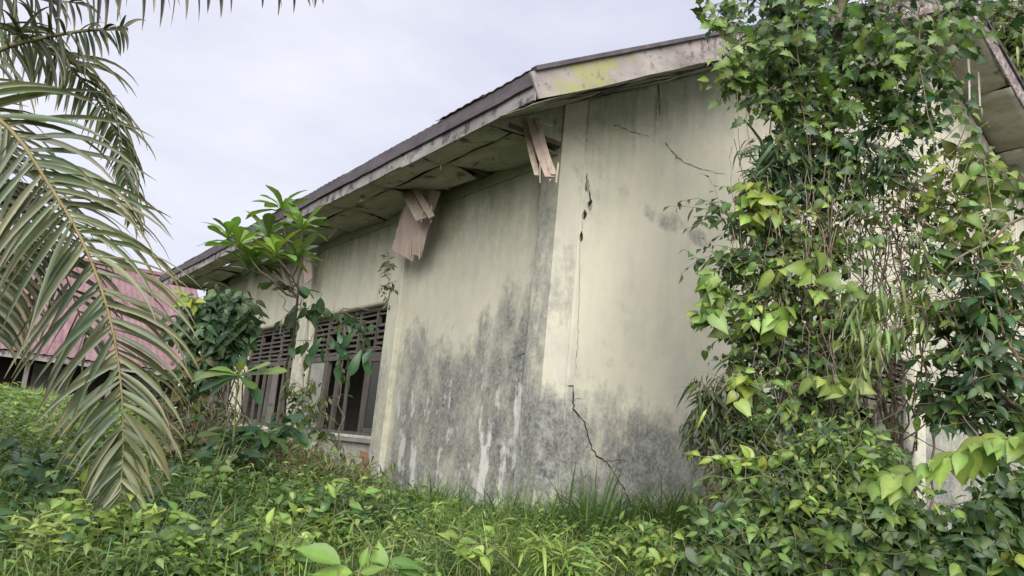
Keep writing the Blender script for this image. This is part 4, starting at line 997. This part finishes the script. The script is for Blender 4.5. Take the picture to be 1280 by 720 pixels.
def frond(pts, n, Lmax, grav, col, single, nl=(.0, 1.0), sideL=(1, 1), wdt=.019, swp=.55, rr=(.02, .006), plane=None, hangdown=0, t0=0.0, dj=.07, nj=.3):
    pts = [np.array(p) for p in pts]; m = MB(); cl = [interp(pts, k / 30) for k in range(31)]; m.tube(cl, rr[0], rr[1], 6)
    fr = m.build('frond', M['rachis' if single else 'stem_dark'], PR, smooth=True)
    off = np.array(PR.location); AV, AQ, AC = [], [], []
    for i in range(n):
        t_ = t0 + (1 - t0) * (i + rng.uniform(-.2, .2) + .5) / n; p = interp(pts, t_); tg = unit(interp(pts, t_ + .01) - interp(pts, t_ - .01))
        ax = plane if plane is not None else TOCAM(p)
        for s in (-1, 1):
            if sideL[(s + 1) // 2] == 0 or rng.random() < .08 + .12 * (math.sin(i * .9 + s) > .7): continue
            side = unit(np.cross(tg, ax)) * s
            d = unit(side + tg * (swp + .9 * max(0, t_ - .6)) + ax * rng.normal(.12, .22) + np.array([0, 0, -hangdown]) + rng.normal(0, dj, 3))
            L = Lmax * sideL[(s + 1) // 2] * (1 - .70 * max(0, t_ - .5) / .5) * rng.uniform(.8, 1.1)
            V, Q_ = leaflet_mesh(p, d, L, wdt * rng.uniform(.8, 1.15), grav * rng.uniform(.7, 1.35), ax + rng.normal(0, nj, 3))
            c = jitc(col, .3, .15); sh = np.tile([1, .72, 1], len(V) // 3)[:, None]
            c3 = c[None] * sh
            kk = 3 * rng.integers(1, 5); c3[-kk:] = c3[-kk:] * .45 + np.array([.19, .15, .09]) * .55
            if single and leafleft[0] > 0:
                leafleft[0] -= 1
                me = mesh_np('leaflet', np.array(V) - off, Q_, M['palm_s'], c3, True); obj('leaflet', me, fr)
            else:
                b_ = sum(len(a) for a in AV); AV.append(np.array(V)); AQ.append(np.array(Q_) + b_); AC.append(c3)
    if AV:
        o = obj('leaflets', mesh_np('leaflets', np.concatenate(AV) - off, np.concatenate(AQ), M['palm_s'], np.concatenate(AC), True), fr); o['kind'] = 'stuff'
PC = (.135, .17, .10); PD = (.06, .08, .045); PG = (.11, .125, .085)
frond([crown, pd(-140, 60, 5.2), pd(0, 150, 4.9), pd(62, 232, 4.75), pd(108, 312, 4.65), pd(138, 400, 4.6), pd(151, 480, 4.6), pd(154, 555, 4.6), pd(150, 618, 4.6)], 86, .70, 1.0, PC, True, wdt=.0145, t0=.2, swp=.62, rr=(.015, .003), dj=.17, nj=.55)
frond([crown, pd(-120, 120, 5.8), pd(-40, 190, 5.7), pd(30, 260, 5.6), pd(80, 340, 5.6), pd(110, 430, 5.7)], 44, .8, 1.1, PG, True, wdt=.0135, t0=.2, swp=.7, dj=.2, nj=.6, rr=(.014, .004))
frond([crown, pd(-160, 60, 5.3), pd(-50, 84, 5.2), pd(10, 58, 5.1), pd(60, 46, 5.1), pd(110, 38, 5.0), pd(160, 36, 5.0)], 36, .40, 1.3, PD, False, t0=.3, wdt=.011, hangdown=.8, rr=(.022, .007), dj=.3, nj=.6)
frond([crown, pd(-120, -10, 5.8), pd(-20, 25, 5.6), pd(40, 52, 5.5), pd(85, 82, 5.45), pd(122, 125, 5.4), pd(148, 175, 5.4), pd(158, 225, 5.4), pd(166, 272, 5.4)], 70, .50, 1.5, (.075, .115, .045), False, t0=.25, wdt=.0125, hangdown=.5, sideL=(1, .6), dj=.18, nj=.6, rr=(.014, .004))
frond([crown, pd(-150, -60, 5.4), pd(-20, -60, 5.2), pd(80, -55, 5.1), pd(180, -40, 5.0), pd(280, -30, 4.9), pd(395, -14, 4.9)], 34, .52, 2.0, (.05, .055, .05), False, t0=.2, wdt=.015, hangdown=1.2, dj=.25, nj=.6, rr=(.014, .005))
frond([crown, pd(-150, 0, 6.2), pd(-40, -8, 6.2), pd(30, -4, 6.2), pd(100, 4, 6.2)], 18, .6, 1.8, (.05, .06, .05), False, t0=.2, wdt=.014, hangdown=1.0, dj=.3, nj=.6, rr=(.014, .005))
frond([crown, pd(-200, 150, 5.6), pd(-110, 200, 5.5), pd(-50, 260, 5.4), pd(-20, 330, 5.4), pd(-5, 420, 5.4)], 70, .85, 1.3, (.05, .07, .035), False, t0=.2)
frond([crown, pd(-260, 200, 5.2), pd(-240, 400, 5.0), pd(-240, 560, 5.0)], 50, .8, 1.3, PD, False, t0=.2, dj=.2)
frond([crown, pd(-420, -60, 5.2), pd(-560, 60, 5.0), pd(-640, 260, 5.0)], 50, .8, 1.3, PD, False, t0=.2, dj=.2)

# ------------------------------------------------------------------ ground vegetation
def inbuild(x, y): return (x > CX - .02) & (y > CY - .02)
def scatter(n, near, far, hpx0, hpx1):
    """random ground points inside the wedge the viewer can see, plus a margin, even over the ground"""
    r = np.sqrt(rng.uniform(near ** 2, far ** 2, n)); px = rng.uniform(hpx0, hpx1, n)
    d = FW[None] + RT[None] * ((px - 640) / F)[:, None]; an = np.arctan2(d[:, 1], d[:, 0])
    x, y = r * np.cos(an), r * np.sin(an); k = ~inbuild(x, y); return x[k], y[k]
def grassmass(name, n, near, far, a, b, hmin, hmax, cols, mat, dens=None, lean=.35, kind='grass', wide=1.0, label=None, cat=None, thr=.4):
    x, y = scatter(n, near, far, a, b)
    f = fbm(x * 1.1 + 5, y * 1.1, 3); k = f > thr + rng.normal(0, .06, len(x))
    if dens is not None: k &= dens(x, y)
    x, y = x[k], y[k]; n = len(x); z = gz(x, y)
    P = np.stack([x, y, z - .02], 1); hh = rng.uniform(hmin, hmax, n) * (.6 + .8 * fbm(x * .8 + 11, y * .8, 2))
    an = rng.uniform(0, 2 * math.pi, n); D = np.stack([np.cos(an) * lean, np.sin(an) * lean, np.ones(n)], 1) + rng.normal(0, .2, (n, 3))
    Nn = np.stack([-np.cos(an), -np.sin(an), np.full(n, .2)], 1)
    ci = rng.integers(0, len(cols), n); fr = fbm(x * .7 + 90, y * .7, 2)
    C = np.array(cols)[ci] * rng.uniform(.7, 1.3, (n, 1)) * (.7 + .7 * fr)[:, None]
    o = merged(name, kind, P, D, Nn, hh, C, mat, np.array([3., 6., 0.]), None, wide)
    tag(o, label, cat, None, 'stuff'); return o
GB = (.125, .21, .055); GD = (.07, .125, .035); GY = (.22, .29, .10); GO = (.17, .16, .07)
grassmass('grass', 80000, 3.2, 9.5, -60, 1340, .10, .36, [GB, GD, GD, GY, GO, MID], M['grass'], wide=1.1, thr=.35, label='short mixed green grass between the weeds', cat='grass')
grassmass('grass', 36000, 8.5, 30, -60, 560, .2, .42, [GB, GY, GY, GB], M['grass'], wide=1.6, lean=.6, thr=.2, label='bright tall grass on the rise in front of the maroon roofed house', cat='grass')
grassmass('tall_grass', 9000, 5.6, 8.6, 560, 920, .3, .62, [GD, (.07, .13, .03), GB], M['grass'], dens=lambda x, y: (y > 4.75) & (x > 3.9), wide=1.0, thr=.42, label='tall dark grass blades standing along the wall foot', cat='grass')
def weeds(name, n, near, far, a, b, kind, size, cols, h, label, dens=None, thr=.4, nleaf=7, seed=0):
    x, y = scatter(n, near, far, a, b); f = fbm(x * 1.3 + seed, y * 1.3 + seed, 3); k = f > thr + rng.normal(0, .05, len(x))
    if dens is not None: k &= dens(x, y)
    x, y, f = x[k], y[k], f[k]; z = gz(x, y); P = []; D = []; Nn = []; S = []; C = []
    bigc = np.array(cols)
    for i in range(len(x)):
        hh = h * rng.uniform(.4, 1.2) * (.5 + f[i]); c = bigc[rng.integers(0, len(cols))] * rng.uniform(.75, 1.3); ln = rng.normal(0, .3, 2) * hh
        for j in range(nleaf):
            t_ = (j + 1) / nleaf; an = j * 2.4 + x[i] * 50
            P.append((x[i] + ln[0] * t_, y[i] + ln[1] * t_, z[i] + hh * t_)); D.append((math.cos(an), math.sin(an), rng.uniform(-.35, .4))); Nn.append((rng.normal(0, .25), rng.normal(0, .25) - .2, 1)); S.append(size * rng.uniform(.6, 1.2)); C.append(c * rng.uniform(.8, 1.2))
    o = merged(name, kind, P, D, Nn, S, C, M['leaf_s'], np.array([3., 6., 0.])); tag(o, label, 'weeds', None, 'stuff'); return o
weeds('weeds', 5200, 3.6, 9.5, -60, 1340, 'ovate', .055, [MID, BRI, MID, OLI, GB, GY, DARK], .30, 'low leafy weeds covering the ground', thr=.42)
weeds('weeds', 1000, 4, 9, -60, 560, 'heart', .09, [BLU, MID, (.05, .11, .04)], .24, 'darker broad leaved weeds in the lower left', dens=lambda x, y: y < 6.6, thr=.5, seed=20)
weeds('weeds', 1400, 4, 7.5, 300, 1000, 'ovate', .06, [BRI, GB, (.13, .23, .05)], .2, 'bright small leaved weeds in the middle foreground', thr=.42, seed=60)
weeds('weeds', 2600, 6.5, 11.5, 150, 520, 'lance', .10, [GB, MID, GO, OLI], .42, 'feathery green undergrowth below the windows', dens=lambda x, y: (x > 2.0) & ~((x > 3.55) & (y < 9.5)), thr=.30, seed=33, nleaf=10)
weeds('weeds', 1500, 3.8, 7, -60, 1000, 'lance', .085, [GB, BRI, GY, OLI], .24, 'narrow leaved weeds among the foreground grass', thr=.45, seed=71, nleaf=9)
weeds('weeds', 900, 9, 13, -60, 260, 'ovate', .12, [GB, GY, BRI], .25, 'yellow green weeds on the rise to the left', thr=.4, seed=44)
# dead straw on the ground
grassmass('dead_straw', 9000, 4, 9, -60, 1300, .15, .35, [(.22, .17, .09), (.15, .11, .06)], M['grass'], lean=2.5, wide=.8, thr=.5, label='dead brown straw lying among the weeds', cat='straw')

# tufts of tall blades one can tell apart
def tuft(px, dist, n, h, label, cols=(GD, (.07, .13, .03), GB), spread=.1, wide=1.0):
    b = at(px, 650, 1, CY - .22 - .5 * abs(6.3 - dist)); b[2] = float(gz(b[0], b[1])); P = Plant('grass_tuft', b, label, 'grass tuft', 'grass tufts at the wall foot')
    for i in range(n):
        an = rng.uniform(0, 6.28); d = unit([math.cos(an) * .32, math.sin(an) * .32, 1]); q = b + rng.normal(0, spread, 3) * (1, 1, 0); q[2] = b[2] - .02
        P.leaf('grass', q, d, unit([-math.cos(an), -math.sin(an), .1]), h * rng.uniform(.45, 1.0), jitc(cols[rng.integers(0, len(cols))], .25))
    P.finish(M['stem'], limit=90)
for px, ds, n, h, lb in ((672, 6.25, 44, .5, 'tall grass tuft standing at the cracked building corner'), (715, 6.3, 60, .6, 'grass tuft just right of the corner, under the long crack'), (745, 6.2, 80, .85, 'tallest thick grass tuft with dark upright blades beneath the crack end'), (775, 6.2, 60, .75, 'leaning grass tuft right of the tallest one'), (822, 6.3, 80, .8, 'dark upright grass tuft in front of the wall, second from the shrub'), (850, 6.2, 80, .8, 'dark dense grass tuft next to the leafy shrub'), (640, 6.2, 24, .36, 'short grass tuft left of the building corner')):
    tuft(px, ds, n, h, lb)

# plants one can tell apart in the foreground
def fplant(name, px, py, dist, label, build, cat='plant'):
    c = pd(px, py, dist); b = np.array([c[0], c[1], float(gz(c[0], c[1]))]); P = Plant(name, b, label, cat); build(P, c, b); P.finish(M['stem'])
def bushy(cols, size1, blobs, kind='ovate', nl=8, droop=.2, tipy=.3, L=.25):
    size = size1 * .8; blobs = [(*q[:5], int(q[5] * 1.4)) for q in blobs]
    def f(P, c, b):
        for k in range(6): wander(P, b, c + rng.normal(0, .12, 3), .007, .003, 6, .02, 4)
        clumps(P, blobs, kind, cols, size, nl, L, droop, .35, tipy, updir=.7)
    return f
fplant('yellow_green_bush', 140, 670, 4.6, 'bright yellow green leafy plant in the lower left foreground', bushy([(.5, (.15, .26, .05)), (.3, YEL), (.2, BRI)], .115, [(130, 660, 36, 26, 4.6, 26), (170, 690, 40, 24, 4.5, 24), (105, 690, 30, 20, 4.6, 12)]))
fplant('whorled_weed', 285, 680, 4.8, 'mid green weed with whorled broad leaves, low in the left foreground', lambda P, c, b: [wander(P, b, c, .006, .004, 5, .01)] + [rosette(P, pd(x, y, 4.8), 11, .16, 'obov', [(.6, (.07, .17, .04)), (.4, BRI)], .5) for x, y in ((285, 665), (265, 690), (305, 688), (292, 678))])
fplant('blue_green_seedling', 205, 640, 5.3, 'small dark green broad leaved seedling under the palm frond tip', bushy([(.6, BLU), (.4, MID)], .13, [(210, 630, 24, 16, 5.3, 12), (190, 645, 18, 12, 5.3, 6)]))
fplant('blue_green_seedling', 60, 615, 5.6, 'dark blue green broad leaved plant at the left edge', bushy([(.8, BLU), (.2, MID)], .15, [(50, 600, 40, 22, 5.8, 22), (20, 630, 30, 20, 5.6, 12)], 'heart'))
def bigleaf(P, c, b):
    for (x, y, dx, dz, sz, col) in ((425, 705, -1, .28, .20, (.12, .23, .05)), (440, 716, -.9, .05, .17, (.17, .30, .06)), (450, 716, .6, .3, .10, BRI), (452, 708, .2, 1, .08, (.13, .24, .05))):
        e = pd(x, y, 3.4); d = unit(np.array([RT[0], RT[1], 0]) * dx + UPV * dz); P.leaf('ovate', e, d, unit(UPV * .8 + TOCAM(e) * .9), sz, np.array(col)); P.stem([b, (b + e) / 2, e], .006, .004)
fplant('big_leaf_seedling', 420, 712, 3.4, 'seedling with very bright broad leaves at the bottom edge, closest to the viewer', bigleaf)
def midleaf(P, c, b):
    for (x, y, dx, dz, sz, col) in ((490, 705, .9, .25, .15, (.10, .20, .05)), (500, 708, .7, -.1, .13, (.12, .22, .06)), (480, 706, -.6, .3, .10, (.10, .2, .05)), (474, 710, -.1, 1, .12, (.15, .26, .05)), (515, 715, .2, -.2, .09, BRI)):
        e = pd(x, y, 3.8); d = unit(np.array([RT[0], RT[1], 0]) * dx + UPV * dz); P.leaf('heart', e, d, unit(UPV + TOCAM(e) * .5), sz, np.array(col)); P.stem([b, (b + e) / 2, e], .005, .003)
fplant('bright_seedling', 498, 706, 3.8, 'bright broad leaved seedling at the bottom edge, right of the closest one', midleaf)
fplant('yellow_sprout', 602, 690, 4.4, 'small yellow green sprout with upright oval leaves before the wall corner', bushy([(.6, YEL), (.4, (.17, .3, .05))], .11, [(575, 680, 12, 12, 4.4, 4), (615, 690, 16, 14, 4.4, 6), (590, 690, 10, 10, 4.4, 3)], 'ovate', 4, .1, .5, .15))
fplant('yellow_sprout', 270, 565, 6.0, 'small leafy sprout beneath the bare woody bush', bushy([(.6, BRI), (.4, MID)], .12, [(265, 600, 30, 20, 5.8, 14)], 'ovate', 6, .2, .2, .2))
fplant('leafy_weed', 385, 640, 5.6, 'leafy mid green weed below the red brick patch', bushy([(.5, BRI), (.5, MID)], .12, [(375, 640, 40, 20, 5.5, 22), (420, 655, 34, 18, 5.4, 18), (350, 665, 34, 16, 5.2, 14)]))
for (px, py, ds, kind, sz, cols_, lb) in (
    (340, 690, 4.3, 'ovate', .10, [(.6, BRI), (.4, MID)], 'leafy weed between the whorled weed and the closest bright seedling'),
    (450, 640, 5.6, 'ovate', .09, [(.5, MID), (.5, DARK)], 'darker leafy weed at the foot of the first pilaster'),
    (700, 705, 4.3, 'lance', .15, [(.5, BRI), (.5, (.15, .25, .06))], 'narrow leaved plant at the bottom edge under the building corner'),
    (800, 690, 4.6, 'ovate', .09, [(.5, BRI), (.3, YEL), (.2, MID)], 'bright small leaved weed before the wall, left of the leafy shrub'),
    (30, 690, 4.4, 'lance', .18, [(.6, PALE), (.4, GY)], 'pale strap leaved plant in the lower left corner'),
    (230, 705, 4.2, 'ovate', .10, [(.5, (.15, .26, .05)), (.5, MID)], 'leafy plant at the bottom edge between the yellow green bush and the whorled weed'),
    (90, 560, 7.0, 'ovate', .12, [(.6, GB), (.4, BRI)], 'bright leafy clump on the bank left of the palm frond tip')):
    fplant('leafy_weed', px, py, ds, lb, bushy(cols_, sz * .82, [(px, py - 12, 34, 18, ds, 18), (px + 14, py, 26, 14, ds - .1, 10)], kind))
def stalks(P, c, b):
    for (l, r) in (([(482, 720), (468, 690), (452, 665), (436, 644)], .010), ([(600, 712), (575, 690), (548, 672), (512, 664), (490, 668)], .004), ([(650, 716), (625, 690), (590, 665), (555, 655)], .004), ([(560, 720), (575, 692), (606, 676)], .003)):
        P.stem([pd(x, y, 4.2) for x, y in l], r, .002, 4)
fplant('pale_grass_stalk', 520, 712, 4.2, 'pale arching grass stalks crossing in front of the wall base', stalks)
print('objects', len(bpy.data.objects), 'tris', sum(len(m.polygons) for m in bpy.data.meshes) * 2)
